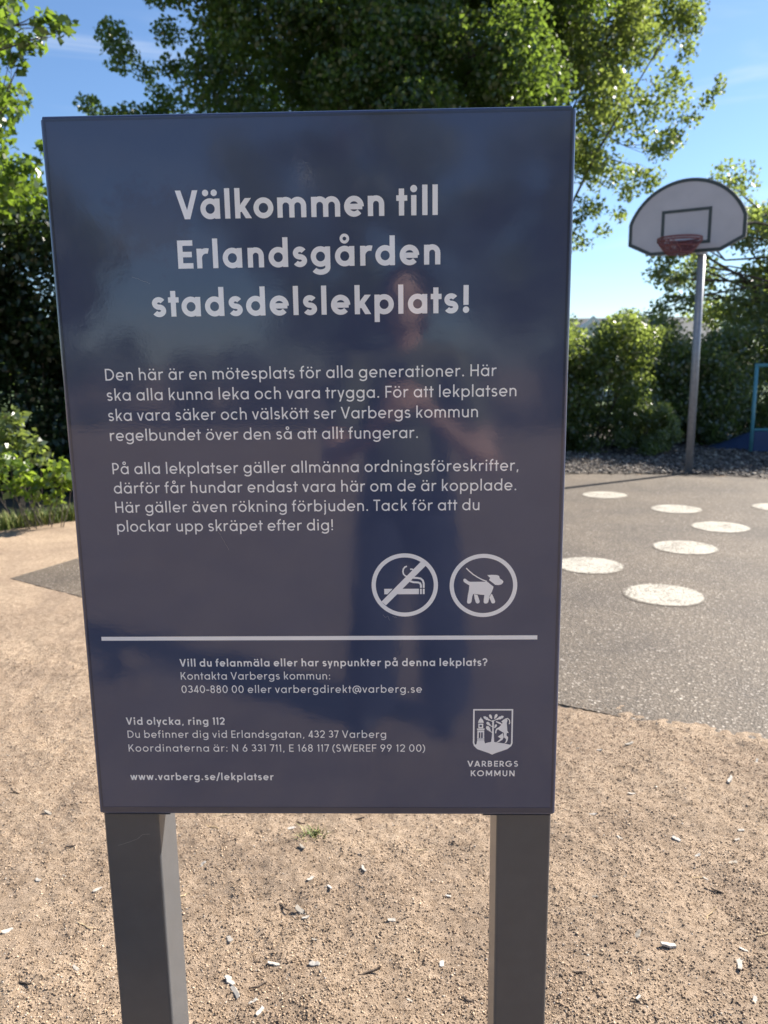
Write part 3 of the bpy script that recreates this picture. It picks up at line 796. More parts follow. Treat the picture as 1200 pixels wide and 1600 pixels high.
# wear: fine scratches in the print and on the left post
M_scr = plain('scratch', (.30,.30,.31), .6)
g = np.random.default_rng(3)
for (u, v, a, L_) in ((505,785,20,9),(514,786,70,8),(522,787,15,7),(360,1143,35,10),(372,1140,-10,6),(235,640,62,34),(120,232,20,30),(640,560,8,14)):
    pts = [(u + math.cos(R(a))*L_*t + g.normal(0,.5), v + math.sin(R(a))*L_*t + g.normal(0,.5)) for t in np.linspace(0,1,7)]
    p = Print(); p.L(pts, .35); put(p.build('scratch', M_scr, sign))
p = Print(base=-.0117); p.L([(20,1222),(38,1216),(56,1209),(66,1200),(80,1199)], .5); put(p.build('scratch', M_scr, sign))
for o in sign.children:
    if o.name.split('.')[0] in ('dividing_line','no_smoking_symbol','leashed_dog_symbol','coat_of_arms'): put(o)

# ------------------------------------------------------------------ painted dots on the asphalt
for (px, py, lab) in ((1.745, 4.686, 'largest white painted dot on the asphalt, nearest to the sign'),
                      (1.475, 5.435, 'white painted dot on asphalt half tucked behind the right edge of the sign'),
                      (2.365, 5.954, 'white painted dot on asphalt just beyond the largest nearest dot'),
                      (2.968, 6.715, 'white painted dot nearest to the one cut off by the photo edge'),
                      (2.908, 7.602, 'white painted dot second nearest to the foot of the hoop pole'),
                      (2.449, 8.505, 'smallest farthest white painted dot, beside the thin shadow of the hoop pole'),
                      (3.93, 7.62, 'white painted dot on asphalt cut off by the right edge of the photo')):
    mb = MB(); q = [(.256*math.cos(t)*(1+.012*math.sin(5*t+px*9)), .256*math.sin(t)*(1+.012*math.cos(4*t+py)), 0) for t in np.linspace(0, 2*math.pi, 65)[:-1]]
    mb.poly(q); dt = mb.build('painted_dot', M_paintdot); dt.location = (px, py, .0066); tag(dt, lab, 'painted dot', 'white dots painted on the asphalt')

# ------------------------------------------------------------------ basketball hoop
M_galv = plain('galvanised_steel', (.24, .26, .29), .42, metal=.35, var=.12, scale=20)
M_bbw = plain('backboard_white', (.45, .45, .47), .5, var=.05, scale=6)
M_bbk = plain('backboard_dark_line', (.035, .05, .05), .5, var=.1)
M_red = plain('red_painted_steel', (.17, .06, .065), .45, var=.2, scale=30)
PX, PY = 4.02, 10.16
hoop = empty('basketball_hoop', (PX, PY, 0), 'basketball hoop with fan shaped white backboard and red ring on a grey steel pole', 'basketball hoop', R(-30))
# local frame: -y is the playing side
mb = MB(); mb.tube([(0,0,-.1),(0,0,3.05)], .050, 24)
mb.build('pole', M_galv, hoop, smooth=True)
BY = -1.24
mb = MB()
mb.tube([(0,0,2.86),(0,BY+.03,2.86)], .032, 12); mb.tube([(0,0,3.0),(-.0,BY+.03,3.24)], .024, 12)
mb.box(-.28,.28,BY+.020,BY+.045,2.82,2.88); mb.box(-.28,.28,BY+.020,BY+.045,3.21,3.27)
mb.tube([(0,-.02,2.76),(0,-.02,2.80)], .07, 20)
mb.build('support_arm', M_galv, hoop)
zb = 2.635
out = [(-.41,0),(.41,0),(.685,.14),(.685,.40)]
# fan arc from the right shoulder over the top to the left shoulder
cy_ = .40 - .245; rad_y = .88 - cy_
a0 = math.asin((.40-cy_)/rad_y); rx_ = .685/math.cos(a0)
out += [(rx_*math.cos(t), cy_ + rad_y*math.sin(t)) for t in np.linspace(a0, math.pi-a0, 34)[1:-1]]
out += [(-.685,.40),(-.685,.14)]
fb = lambda x, y, d: (x*.91, BY + d, zb + y*.91)
mb = MB(); mb.prism(out, fb, 0, .020)
mb.build('backboard', M_bbw, hoop, bevel=.004)
def line_loop(mb, pts, w, d):
    # painted stripe following an outline, lying just inside it
    n = len(pts); c = Vector((0, .42)); P_ = [Vector(p_) for p_ in pts]; ins = []
    for i in range(n):
        a = (P_[i]-P_[i-1]).normalized(); b = (P_[(i+1) % n]-P_[i]).normalized()
        na = Vector((-a.y, a.x)); nb = Vector((-b.y, b.x)); mm = (na+nb).normalized(); ins.append(P_[i] + mm*(w/max(mm.dot(na), .4)))
    edge = [P_[i] + (ins[i]-P_[i])*.10 for i in range(n)]
    vs = [fb(q.x, q.y, d) for q in edge] + [fb(q.x, q.y, d) for q in ins]
    mb.add(vs, [(i, (i+1) % n, (i+1) % n+n, i+n) for i in range(n)])
mb = MB(); line_loop(mb, out, .045, -.0025); mb.build('border_stripe', M_bbk, hoop)
mb = MB(); sq = [(-.295,.10),(.295,.10),(.295,.53),(-.295,.53)]
line_loop(mb, sq, .042, -.0025)
mb.build('target_square', M_bbk, hoop)
RZ = 2.755; RC = BY - .335
mb = MB()
cir = lambda r_, z_, y_=RC, n_=40: [(r_*math.cos(t), y_ + r_*math.sin(t), z_) for t in np.linspace(0, 2*math.pi, n_+1)[:-1]]
mb.tube(cir(.225, RZ), .011, 10, closed=True); mb.tube(cir(.228, RZ-.026), .009, 10, closed=True)
mb.box(-.09,.09,BY-.012,BY-.002,RZ-.11,RZ+.02); mb.box(-.05,.05,RC+.235,BY-.004,RZ-.012,RZ+.004)
mb.tube([(-.09,BY-.02,RZ-.10),(-.16,RC+.17,RZ-.03)], .008, 8); mb.tube([(.09,BY-.02,RZ-.10),(.16,RC+.17,RZ-.03)], .008, 8)
rim = mb.build('rim', M_red, hoop, smooth=False)
mb = MB()
for k in range(20):
    for s_ in (1, -1):
        a = 2*math.pi*k/26
        mb.tube([((.225-.075*t-.02*t*t)*math.cos(a+s_*t*.5), RC+(.225-.075*t-.02*t*t)*math.sin(a+s_*t*.5), RZ-.03-.125*t) for t in np.linspace(0,1,6)], .0045, 5, cap=False)
mb.tube(cir(.13, RZ-.155, n_=30), .008, 6, closed=True); mb.tube(cir(.185, RZ-.085, n_=30), .007, 6, closed=True)
mb.build('net', M_red, rim)

# ------------------------------------------------------------------ play frame and blue mound on the right
M_teal = plain('teal_paint', (.10, .30, .36), .4, var=.1)
M_bluep = plain('blue_panel', (.022, .05, .13), .5, var=.15)
M_rubber = plain('blue_rubber', (.020, .045, .11), .85, var=.25, scale=40, bump=.5, bscale=90)
pf = empty('play_frame', (5.90, 12.45, 0), 'teal tubular play frame with a dark blue lower panel at the right edge', 'play frame', R(-6))
for x_ in (0, 1.9):
    mb = MB(); mb.tube([(x_,0,-.05),(x_,0,1.40)], .030, 14); mb.build('upright', M_teal, pf, smooth=True)
mb = MB(); mb.tube([(-.03,0,1.385),(1.93,0,1.385)], .030, 14); mb.build('top_bar', M_teal, pf, smooth=True)
mb = MB(); mb.tube([(.028,0,.375),(1.872,0,.375)], .022, 12); mb.build('lower_bar', M_teal, pf, smooth=True)
mb = MB(); mb.box(.032, 1.868, -.012, .012, .03, .352); mb.build('blue_panel', M_bluep, pf, bevel=.004)
mb = MB(); n_ = 28; rings = 7
vs = [(0,0,.30)]; fs = []
for k in range(1, rings+1):
    f_ = k/rings
    for j in range(n_):
        a = 2*math.pi*j/n_; vs.append((1.05*f_*math.cos(a), .75*f_*math.sin(a), .30*(math.cos(f_*math.pi)+1)/2 - (.03 if k == rings else 0)))
for j in range(n_): fs.append((0, 1+j, 1+(j+1) % n_))
for k in range(rings-1):
    for j in range(n_): fs.append((1+k*n_+j, 1+(k+1)*n_+j, 1+(k+1)*n_+(j+1) % n_, 1+k*n_+(j+1) % n_))
mb.add(vs, fs); o = mb.build('rubber_mound', M_rubber, smooth=True); o.location = (6.55, 13.3, .01)
tag(o, 'low dark blue rubber mound behind the teal play frame', 'rubber mound')

# ------------------------------------------------------------------ leaves, branches, trees
def leaves(name, P, size, mat_, parent, seed, droop=0.2, elong=1.6, spread_=1.0, tint=None):
    g = np.random.default_rng(seed); n = len(P)
    nrm = g.normal(0, 1, (n,3)) * np.array([spread_, spread_, .6]) + np.array([0,0,.75])
    nrm /= np.linalg.norm(nrm, axis=1)[:,None]
    d = g.normal(0, 1, (n,3)) - np.array([0,0,droop])
    d -= nrm * (d*nrm).sum(1)[:,None]; d /= np.linalg.norm(d, axis=1)[:,None]
    s = np.cross(nrm, d)
    L_ = (size * g.uniform(.65, 1.3, n))[:,None]; w_ = L_ / elong / 2 * g.uniform(.85,1.15,n)[:,None]
    fold = nrm * w_ * .35
    v = np.stack([P - d*L_*.5, P - d*L_*.02 + s*w_ + fold, P + d*L_*.5, P - d*L_*.02 - s*w_ + fold], 1)
    F = np.arange(n*4).reshape(n,4)
    t = g.random(n) if tint is None else np.clip(tint + g.normal(0,.16,n), 0, 1)
    return link_mesh(name, np_mesh(name, v.reshape(-1,3), F, t), mat_, parent)

def clump_points(C_, Rad, per, seed, flat=.8):
    g = np.random.default_rng(seed); n = len(C_)
    cnt = np.maximum(6, (per * (Rad/np.mean(Rad))**2).astype(int)); idx_ = np.repeat(np.arange(n), cnt); k = len(idx_)
    q = g.normal(0, 1, (k,3)); q /= np.linalg.norm(q, axis=1)[:,None]
    rr_ = g.random(k)**.45
    q *= rr_[:,None] * Rad[idx_][:,None] * np.array([1,1,flat])
    t = np.clip(g.normal(.5,.18,n),0,1)[idx_]
    return C_[idx_] + q, t

def ellipsoid_clumps(c, rad, n, seed, shell=.5, keep=None):
    g = np.random.default_rng(seed); out_ = []
    while len(out_) < n:
        q = g.normal(0,1,3); q /= np.linalg.norm(q); rr_ = shell + (1-shell)*g.random()**.5 if g.random() < .8 else g.random()
        p_ = np.array(c) + q*rr_*np.array(rad)*g.uniform(.88,1.08)
        if keep is None or keep(p_): out_.append(p_)
    return np.array(out_)

M_bark = plain('bark', (.085, .070, .058), .9, var=.35, scale=18, bump=.9, bscale=40)
def branches(mb, trunk, radii, targets, seed, lr=.035, frac=1.0):
    g = np.random.default_rng(seed)
    mb.tube(trunk, radii, 12)
    T = [Vector(t) for t in trunk]
    for tg in targets:
        if g.random() > frac: continue
        tg = Vector(tg)
        best = None
        for _ in range(6):
            f_ = g.uniform(.25, 1) * (len(T)-1); i = min(int(f_), len(T)-2); a = T[i].lerp(T[i+1], f_-i)
            sc_ = (tg-a).length + max(0, a.z - tg.z)*1.5
            if best is None or sc_ < best[0]: best = (sc_, a, f_)
        a = best[1]; L_ = (tg-a).length
        mid1 = a.lerp(tg, .35) + Vector(g.normal(0,.06*L_,3)) + Vector((0,0,.10*L_)); mid2 = a.lerp(tg, .7) + Vector(g.normal(0,.05*L_,3)) + Vector((0,0,.08*L_))
        r0 = lr * (.5 + .35*L_**.7)
        mb.tube([a, mid1, mid2, tg], [r0, r0*.72, r0*.42, r0*.18], 6, cap=False)
        for _ in range(2):
            e_ = tg + Vector(g.normal(0,.07,3)); mb.tube([mid2, mid2.lerp(e_,.5)+Vector(g.normal(0,.05,3)), e_], [r0*.35, r0*.22, r0*.08], 5, cap=False)

def tree(name, label, cat, base, trunk, radii, C_, Rad, per, size, lm, seed, group=None, flat=.8, droop=.2, elong=1.6, frac=.7, lr=.035, crown_name='crown', nolimb=0):
    """trunk and clump centres in world coordinates"""
    root = empty(name, base, label, cat, 0, group)
    B = np.array(base)
    mb = MB(); branches(mb, [np.array(t)-B for t in trunk], radii, [c-B for c in (C_[:-nolimb] if nolimb else C_)], seed, lr, frac)
    mb.build('trunk', M_bark, root, smooth=True, fix=False)
    P, t = clump_points(C_ - B, Rad, per, seed+1, flat)
    leaves(crown_name, P, size, lm, root, seed+2, droop, elong, tint=t)
    return root

def shrub(name, label, cat, base, C_, Rad, per, size, lm, seed, group=None, nstem=9, flat=.85, elong=1.7, droop=.1, stem_r=.012):
    root = empty(name, base, label, cat, 0, group); B = np.array(base); g = np.random.default_rng(seed)
    mb = MB()
    sel = g.choice(len(C_), min(nstem, len(C_)), replace=False)
    for k in sel:
        t_ = C_[k]-B; b0 = np.array([t_[0]*.35, t_[1]*.35, -.05]) + np.append(g.normal(0,.05,2),0)
        m_ = (b0+t_)*.5 + np.append(g.normal(0,.06,2), 0)
        mb.tube([b0, m_, t_], [stem_r, stem_r*.75, stem_r*.4], 6, cap=False)
    mb.build('stems', M_bark, root, smooth=True, fix=False)
    P, t = clump_points(C_ - B, Rad, per, seed+1, flat)
    P[:,2] = np.maximum(P[:,2], .02)
    leaves('foliage', P, size, lm, root, seed+2, droop, elong, tint=t)
    return root

L_oak = leaf_mat('oak_leaves', (.026,.050,.020), (.060,.100,.032), (.26,.38,.05), .46, .05)
L_light = leaf_mat('yellow_green_leaves', (.046,.072,.026), (.092,.125,.042), (.34,.42,.085), .54, .05)
L_left = leaf_mat('fresh_leaves', (.030,.058,.016), (.060,.105,.026), (.26,.39,.04), .50, .05)
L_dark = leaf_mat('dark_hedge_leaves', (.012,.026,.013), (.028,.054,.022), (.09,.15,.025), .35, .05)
L_hedge = leaf_mat('hedge_leaves', (.060,.092,.036), (.125,.165,.060), (.38,.48,.10), .56, .09)
L_right = leaf_mat('grey_green_leaves', (.058,.090,.045), (.115,.155,.070), (.40,.50,.11), .54, .10)
L_low = leaf_mat('bright_low_leaves', (.060,.105,.018), (.120,.190,.030), (.40,.55,.06), .50, .08)

g = np.random.default_rng(11)
# the big dark tree behind the sign
def oak_keep(p_):
    return p_[2] > 2.2 and p_[0]/p_[1] > -.262 and not (p_[0] < -3.0 and p_[2] < 5.9) and not (p_[0] < -3.4 and p_[2] > 6.7) and not(p_[0] > 2.6 and p_[2] < 5)
C1 = ellipsoid_clumps((-.6, 14.5, 6.4), (4.5, 2.8, 3.9), 160, 21, .55, oak_keep)
C1 = np.vstack([C1, [[-3.5,14,5.7],[-3.3,13.6,6.2],[-3.7,14.2,6.0],[-3.4,13.8,6.8],[-4.85,14.0,5.8],[-4.6,14.2,5.6],[-4.4,14,5.5],[-4.1,13.8,5.5],[-3.8,14,5.6],[-3.9,14.2,6.35],[-4.25,14,6.5],[-4.35,14,6.85],[-3.5,13.8,7.4],[-3.6,14,7.9]]])
C1 = np.vstack([np.stack([g.uniform(-2.2,2.2,20), g.uniform(12.3,13.2,20), g.uniform(4.8,9,20)],1), C1])
far_out = (C1[:-14,0]/C1[:-14,1] < -.15)               # outer sprays carry no thick limb of their own
C1 = np.vstack([C1[:-14][~far_out], C1[:-14][far_out], C1[-14:]])
n_out = int(far_out.sum()) + 14
R1 = g.uniform(.38, .80, len(C1)); R1[-14:] = g.uniform(.22,.34,14)
tree('broadleaf_tree', 'large dense dark green tree towering behind the top edge of the sign', 'tree', (-.5, 14.6, 0),
     [(-.5,14.6,-.1),(-.45,14.6,1.6),(-.6,14.5,3.4),(-.5,14.5,5.4),(-.3,14.5,7.4)], [.26,.21,.18,.12,.05], C1, R1, 950, .085, L_oak, 31, 'trees around the playground', lr=.05, nolimb=n_out)
# the loose yellowish tree to its right
K2 = 16/11.1
def back(p_): return (p_[0]*K2, p_[1]*K2, 1.42 + (p_[2]-1.42)*K2)
def lt_keep(p_):
    lo = 3.6 if p_[0] > 3.2 else 2.9
    return lo < p_[2]
C2 = ellipsoid_clumps((2.35, 11.2, 5.9), (1.75, 1.5, 2.75), 190, 22, .40, lt_keep)
ex = [(4.1,11,4.6),(3.7,11.1,3.9),(3.2,11,3.4),(4.05,11,5.7),(3.9,11,4.45),(4.3,11,4.8),(4.45,11,5.0),(4.0,11,5.4),(3.9,11,5.1),(3.7,11,4.2),(3.85,10.9,4.3),(3.6,11,3.75),(3.5,11,3.9),(3.0,11,3.2),(2.7,11,3.05),(2.6,10.9,3.3),(2.9,11,3.5),(3.3,11,3.7)]
C2 = np.array([back(p_) for p_ in np.vstack([C2, ex])])
R2 = g.uniform(.30, .60, len(C2)); R2[-len(ex):] = g.uniform(.18,.28,len(ex))
tree('broadleaf_tree', 'loose yellowish green tree right of the sign, a thin branch reaching over the backboard', 'tree', (3.1, 16.3, 0),
     [(3.1,16.3,-.1),(3.12,16.3,1.5),(3.2,16.3,3.4),(3.25,16.25,5.8),(3.4,16.2,8.4),(3.5,16.2,10.5)], [.18,.15,.13,.09,.06,.02], C2, R2, 285, .095, L_light, 34, 'trees around the playground', flat=.9, droop=.7, frac=.6, lr=.018, nolimb=len(ex)-4)
# overhanging tree at the left
C3 = ellipsoid_clumps((-4.9, 8.4, 4.3), (1.5, 1.2, 1.5), 80, 23, .4, lambda p_: p_[2] > 3.2 and p_[0] < -3.75 )
ex = [(-2.95,7.2,4.15),(-2.75,7.1,4.28),(-3.05,7.2,4.0),(-2.62,7.1,4.22),(-3.2,7.2,4.3),(-3.35,7.2,3.95),(-3.4,7.2,3.6),(-3.25,7.2,3.75),(-3.45,7.2,3.3),(-3.3,7.2,3.2),(-3.15,7.1,3.1),(-3.0,7.1,3.15),(-2.85,7.1,3.28),(-3.3,7.2,2.95),(-3.1,7.2,2.85),(-2.95,7.2,2.95)]
C3 = np.vstack([C3, ex]); R3 = g.uniform(.25,.5,len(C3)); R3[-len(ex):] = g.uniform(.11,.19,len(ex))
tree('broadleaf_tree', 'leafy tree at the left edge, a bright green branch hanging into the sky', 'tree', (-4.9, 8.6, 0),
     [(-4.9,8.6,-.1),(-4.85,8.55,1.2),(-4.7,8.4,2.6),(-4.6,8.2,4.0),(-4.5,8.2,5.2)], [.12,.10,.085,.06,.02], C3, R3, 240, .095, L_left, 37, 'trees around the playground', frac=.6, lr=.018, nolimb=10)
# tree at the right edge, behind the play frame
C4 = ellipsoid_clumps((8.6, 15.4, 3.3), (3.0, 1.9, 2.0), 95, 24, .4, lambda p_: p_[2] > 1.3)
ex = [(4.95,14.4,3.35),(5.1,14.4,3.2),(5.3,14.4,3.4),(5.15,14.4,2.9),(5.4,14.5,2.95),(4.9,14.4,3.0),(5.6,14.5,3.2),(5.5,14.5,3.6),(5.75,14.5,3.75),(5.2,14.5,2.6),(5.0,14.5,2.4),(5.5,14.5,2.5)]
C4 = np.vstack([C4, ex]); R4 = g.uniform(.28,.58,len(C4)); R4[-len(ex):] = g.uniform(.16,.28,len(ex))
tree('broadleaf_tree', 'tall grey green tree at the right edge of the photo behind the basketball pole', 'tree', (8.2, 15.6, 0),
     [(8.2,15.6,-.1),(8.2,15.5,1.4),(8.3,15.4,2.8),(8.4,15.4,3.9),(8.5,15.4,4.9)], [.15,.13,.11,.08,.03], C4, R4, 300, .09, L_right, 40, 'trees around the playground', frac=.8, lr=.03)

# unseen tree added outside the right edge, its crown set to shade the mulch
C5 = ellipsoid_clumps((10.6, 15.0, 4.2), (1.8, 1.6, 2.1), 90, 26, .4, lambda p_: p_[2] > 1.6 and p_[0] > 8.9)
tree('broadleaf_tree', 'unseen tree added beyond the right edge to shade the mulch bed', 'tree', (10.6, 15.1, 0),
     [(10.6,15.1,-.1),(10.6,15.1,1.6),(10.7,15,3.2),(10.6,15,5.2)], [.13,.11,.08,.03], C5, g.uniform(.35,.6,len(C5)), 230, .10, L_right, 44, 'trees around the playground', frac=.7, lr=.025)

# shrubs beyond the asphalt
def mound_clumps(x0_, x1_, y0_, y1_, hf, n, seed):
    g_ = np.random.default_rng(seed); x = g_.uniform(x0_, x1_, n); y = g_.uniform(y0_, y1_, n)
    z = hf(x) * (g_.random(n)**.8); return np.stack([x, y, z], 1)
Ch = mound_clumps(2.2, 4.4, 12.6, 13.9, lambda x: 1.92 + .16*np.sin(x*5) + .1*(x-3), 170, 51)
shrub('shrub', 'tall sunlit green shrub hedge right beside the sign below the house roof', 'shrub', (3.3, 13.2, 0), Ch, g.uniform(.22,.42,len(Ch)), 260, .070, L_hedge, 52, 'shrubs beyond the asphalt', nstem=40)
Ch = mound_clumps(-.5, 2.3, 12.4, 13.6, lambda x: 1.7 + .2*np.sin(x*4), 90, 53)
shrub('shrub', 'green shrub mostly hidden behind the sign', 'shrub', (1, 13, 0), Ch, g.uniform(.25,.45,len(Ch)), 130, .09, L_hedge, 54, 'shrubs beyond the asphalt', nstem=25)
Ch = ellipsoid_clumps((4.22, 12.35, .40), (.46,.42,.42), 46, 55, .5, lambda p_: p_[2] > .05)
shrub('shrub', 'low round dark green bush just left of the foot of the basketball pole', 'shrub', (4.22, 12.35, 0), Ch, g.uniform(.10,.17,len(Ch)), 330, .036, L_hedge, 56, 'shrubs beyond the asphalt', nstem=14)
Ch = mound_clumps(4.3, 6.2, 13.6, 15.0, lambda x: 1.95 + .3*np.sin(x*3), 120, 57)
shrub('shrub', 'tall dense dark shrub behind the basketball pole and the round bush', 'shrub', (5.2, 14.2, 0), Ch, g.uniform(.25,.5,len(Ch)), 290, .072, L_right, 58, 'shrubs beyond the asphalt', nstem=40)
Ch = mound_clumps(6.0, 9.4, 13.9, 15.2, lambda x: 1.9 + .3*np.sin(x*3), 150, 59)
shrub('shrub', 'dark shrub behind the teal play frame at the right edge', 'shrub', (7.6, 14.5, 0), Ch, g.uniform(.3,.5,len(Ch)), 230, .075, L_right, 60, 'shrubs beyond the asphalt', nstem=30)
# dense hedge at the left
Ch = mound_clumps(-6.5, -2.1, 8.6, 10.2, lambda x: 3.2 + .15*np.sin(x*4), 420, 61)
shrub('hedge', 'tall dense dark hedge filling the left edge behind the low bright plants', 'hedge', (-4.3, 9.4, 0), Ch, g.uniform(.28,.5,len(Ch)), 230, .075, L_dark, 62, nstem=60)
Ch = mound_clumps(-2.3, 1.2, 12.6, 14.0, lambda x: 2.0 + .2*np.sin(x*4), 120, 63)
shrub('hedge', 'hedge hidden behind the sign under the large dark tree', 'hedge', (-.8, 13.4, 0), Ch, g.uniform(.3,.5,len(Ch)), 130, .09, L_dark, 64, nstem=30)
# low bright plants by the sign
Ch = np.array([(-3.0,7.05,.50),(-2.92,7.0,.58),(-2.85,7.05,.46),(-2.98,7.1,.40),(-3.25,7.0,.55),(-3.38,7.0,.62),(-3.32,7.1,.45),(-3.15,7.05,.42),(-3.5,7.0,.5),(-3.42,7.1,.36),(-3.05,7.1,.28),(-3.2,7.0,.30)])
shrub('leafy_plant', 'low plant with large bright yellow green leaves at the left edge of the sign', 'plant', (-3.18, 7.1, 0), Ch, np.full(len(Ch), .10), 34, .085, L_low, 66, nstem=12, stem_r=.005, elong=1.5)
Ch = np.array([(-3.6,7.3,.8),(-3.5,7.3,.95),(-3.42,7.3,1.02),(-3.7,7.4,.9),(-3.3,7.3,.75),(-3.25,7.35,.62),(-3.45,7.25,.7),(-3.6,7.3,.6),(-3.38,7.3,.85)])
shrub('leafy_plant', 'taller dull green plant behind the bright leaved one at the left edge', 'plant', (-3.5, 7.4, 0), Ch, np.full(len(Ch), .13), 40, .085, L_hedge, 68, nstem=9, stem_r=.005)

# grass along the foot of the hedge
M_grass = ramp_attr('grass_blades', [(0,(.05,.09,.015)),(.6,(.13,.18,.03)),(1,(.30,.27,.10))], .6)
def grass(name, pts, h, mat_, seed, lean=.35, wd=.004):
    g_ = np.random.default_rng(seed); n_ = len(pts); a = g_.uniform(0, 2*np.pi, n_); H = h*g_.uniform(.5,1.2,n_)
    d = np.stack([np.cos(a), np.sin(a), 0*a],1); s_ = np.stack([-np.sin(a), np.cos(a), 0*a],1)*wd
    k = lean*g_.uniform(.3,1.4,n_)[:,None]; up_ = np.array([0,0,1])
    p1 = pts + up_*(H*.55)[:,None] + d*H[:,None]*k*.35; p2 = pts + up_*(H*.95)[:,None]*(1-.25*k) + d*H[:,None]*k
    v = np.stack([pts-s_, pts+s_, p1+s_*.8, p1-s_*.8, p2], 1).reshape(-1,3)
    b0 = np.arange(n_)*5
    F = np.concatenate([np.stack([b0,b0+1,b0+2],1), np.stack([b0,b0+2,b0+3],1), np.stack([b0+3,b0+2,b0+4],1)])
    return link_mesh(name, np_mesh(name, v, F, np.tile(g_.random(n_),3)), mat_)
n_ = 9000; gx = rng.uniform(-6.5, -1.5, n_); gy = 7.35 + (gx+3.05)*.9 + np.abs(rng.normal(0,.28,n_)) - .03
gy = np.where(gx > -2.9, 7.5 + np.abs(rng.normal(0,.3,n_)), gy)
tag(grass('grass_verge', np.stack([gx,gy,0*gx],1), .16, M_grass, 71), 'green and straw coloured grass along the foot of the hedge', 'grass', kind='stuff')
n_ = 90; q = np.stack([-.238 + rng.normal(0,.018,n_), 2.162 + rng.normal(0,.014,n_), np.full(n_, .0)],1)
tg = grass('grass_tuft', q - np.array([-.238,2.162,0]), .034, M_grass, 72, lean=.9, wd=.0016); tg.location = (-.238,2.162,.004)
tag(tg, 'tiny green grass tuft growing in the sand between the sign posts', 'grass tuft')

# ------------------------------------------------------------------ house beyond the shrubs
M_wall = plain('white_boards', (.62,.60,.56), .7, var=.06)
M_roof = plain('dark_roof_tiles', (.075,.080,.085), .8, var=.3, scale=3)
M_trim = plain('white_trim', (.75,.75,.74), .5, var=.04)
M_glass = plain('window_glass', (.03,.04,.05), .08, var=.1)
hs = empty('house', (10.2, 36, 0), 'low white house with a dark roof and white gables showing just above the shrubs', 'house')
mb = MB(); mb.box(-6.5, 4.2, -2.4, 2.6, -.1, 2.2); mb.build('wall', M_wall, hs)
mb = MB()
sec = [(-2.9,2.15),(0,3.35),(2.9,2.15),(2.9,2.28),(0,3.50),(-2.9,2.28)]
mb.prism(sec, lambda a, b, d: (d, a, b), -6.9, 4.5); mb.build('roof', M_roof, hs)
for gx_ in (-1.75, .55):
    mb = MB(); mb.prism([(gx_-.95,0),(gx_+.95,0),(gx_+.95,2.3),(gx_,3.15),(gx_-.95,2.3)], lambda a, b, d: (a, d, b), -4.0, -2.41); gb = mb.build('gable', M_wall, hs)
    mb = MB()
    for s_ in (-1, 1):
        mb.prism([(gx_, 3.20),(gx_, 3.36),(gx_+s_*1.2, 2.30),(gx_+s_*1.2, 2.14)], lambda a, b, d: (a, d, b), -4.12, -4.02)
    mb.build('bargeboard', M_trim, gb)
    mb = MB(); mb.box(gx_-.4, gx_+.4, -4.03, -4.004, 1.0, 2.1); mb.build('window', M_glass, gb)
# far tree line closing the view
Cf = []
for xx_ in np.arange(-60, 75, 2.2):
    for zz_ in (1.0, 2.6): Cf.append((xx_ + g.normal(0,.6), 52 + g.normal(0,1.5), zz_*g.uniform(.7,1.05)))
Cf = np.array(Cf); P, t = clump_points(Cf, g.uniform(1.2,1.9,len(Cf)), 260, 81)
P[:,2] = np.maximum(P[:,2], .1)
o = leaves('far_woods', P, .34, L_oak, None, 82, tint=t)
tag(o, 'far strip of woods beyond the house', 'woods', kind='stuff')

# ------------------------------------------------------------------ chips and twigs lying on the sand
M_chip = ramp_attr('weathered_chip', [(0,(.40,.36,.31)),(.5,(.50,.46,.41)),(1,(.30,.26,.21))], .8)
M_twig = ramp_attr('dark_twig', [(0,(.05,.038,.03)),(1,(.12,.09,.07))], .9)
M_slv = ramp_attr('straw_sliver', [(0,(.50,.36,.20)),(1,(.60,.48,.30))], .8)
def chip(x, y, kind, L_, ang, seed):
    g_ = np.random.default_rng(seed)
    if kind == 'chip': w_, t_, mt = L_*g_.uniform(.3,.55), L_*g_.uniform(.06,.14), M_chip
    elif kind == 'twig': w_, t_, mt = .0038, .0036, M_twig
    else: w_, t_, mt = .0032, .002, M_slv
    k = 5; vs = []
    for i in range(k):
        f_ = i/(k-1) - .5; ww = w_*(1 - (1.6*abs(f_))**3*.6)*g_.uniform(.8,1.15)/2; bend = g_.normal(0,.04)*L_
        zc_ = abs(f_)*L_*g_.uniform(-.05,.15)
        vs += [(f_*L_, -ww+bend, zc_), (f_*L_, ww+bend, zc_+g_.uniform(-.1,.25)*w_), (f_*L_+g_.normal(0,.03)*L_, ww*.8+bend, zc_+t_), (f_*L_, -ww*.8+bend, zc_+t_*g_.uniform(.7,1.1))]
    fs = []
    for i in range(k-1):
        for j in range(4): fs.append((i*4+j, i*4+(j+1) % 4, (i+1)*4+(j+1) % 4, (i+1)*4+j))
    fs += [(3,2,1,0), tuple((k-1)*4+j for j in range(4))]
    nm = {'chip':'wood_chip','twig':'twig','sliver':'wood_sliver'}[kind]
    mb = MB(); mb.add(vs, fs); o = mb.build(nm, mt)
    at_ = o.data.attributes.new('tint','FLOAT','FACE'); at_.data.foreach_set('value', [float(g_.random())]*len(o.data.polygons))
    zz_ = float(sand_h(np.array([x]), np.array([y]))[0])
    if court_sd(np.array([x]), np.array([y]))[0] < 0: zz_ = max(zz_, .004)
    o.location = (x, y, zz_ + t_*.4); o.rotation_euler = (g_.normal(0,.18), g_.normal(0,.12), ang)
    where = 'right of the sign' if x > .45 else ('left of the sign' if x < -.47 else 'between the two posts of the sign')
    what = {'chip':'pale wood chip','twig':'dark twig','sliver':'straw coloured wood sliver'}[kind]
    tag(o, '%s lying on the sand %s' % (what, where), nm.replace('_',' '), '%ss on the sand %s' % (what, where))
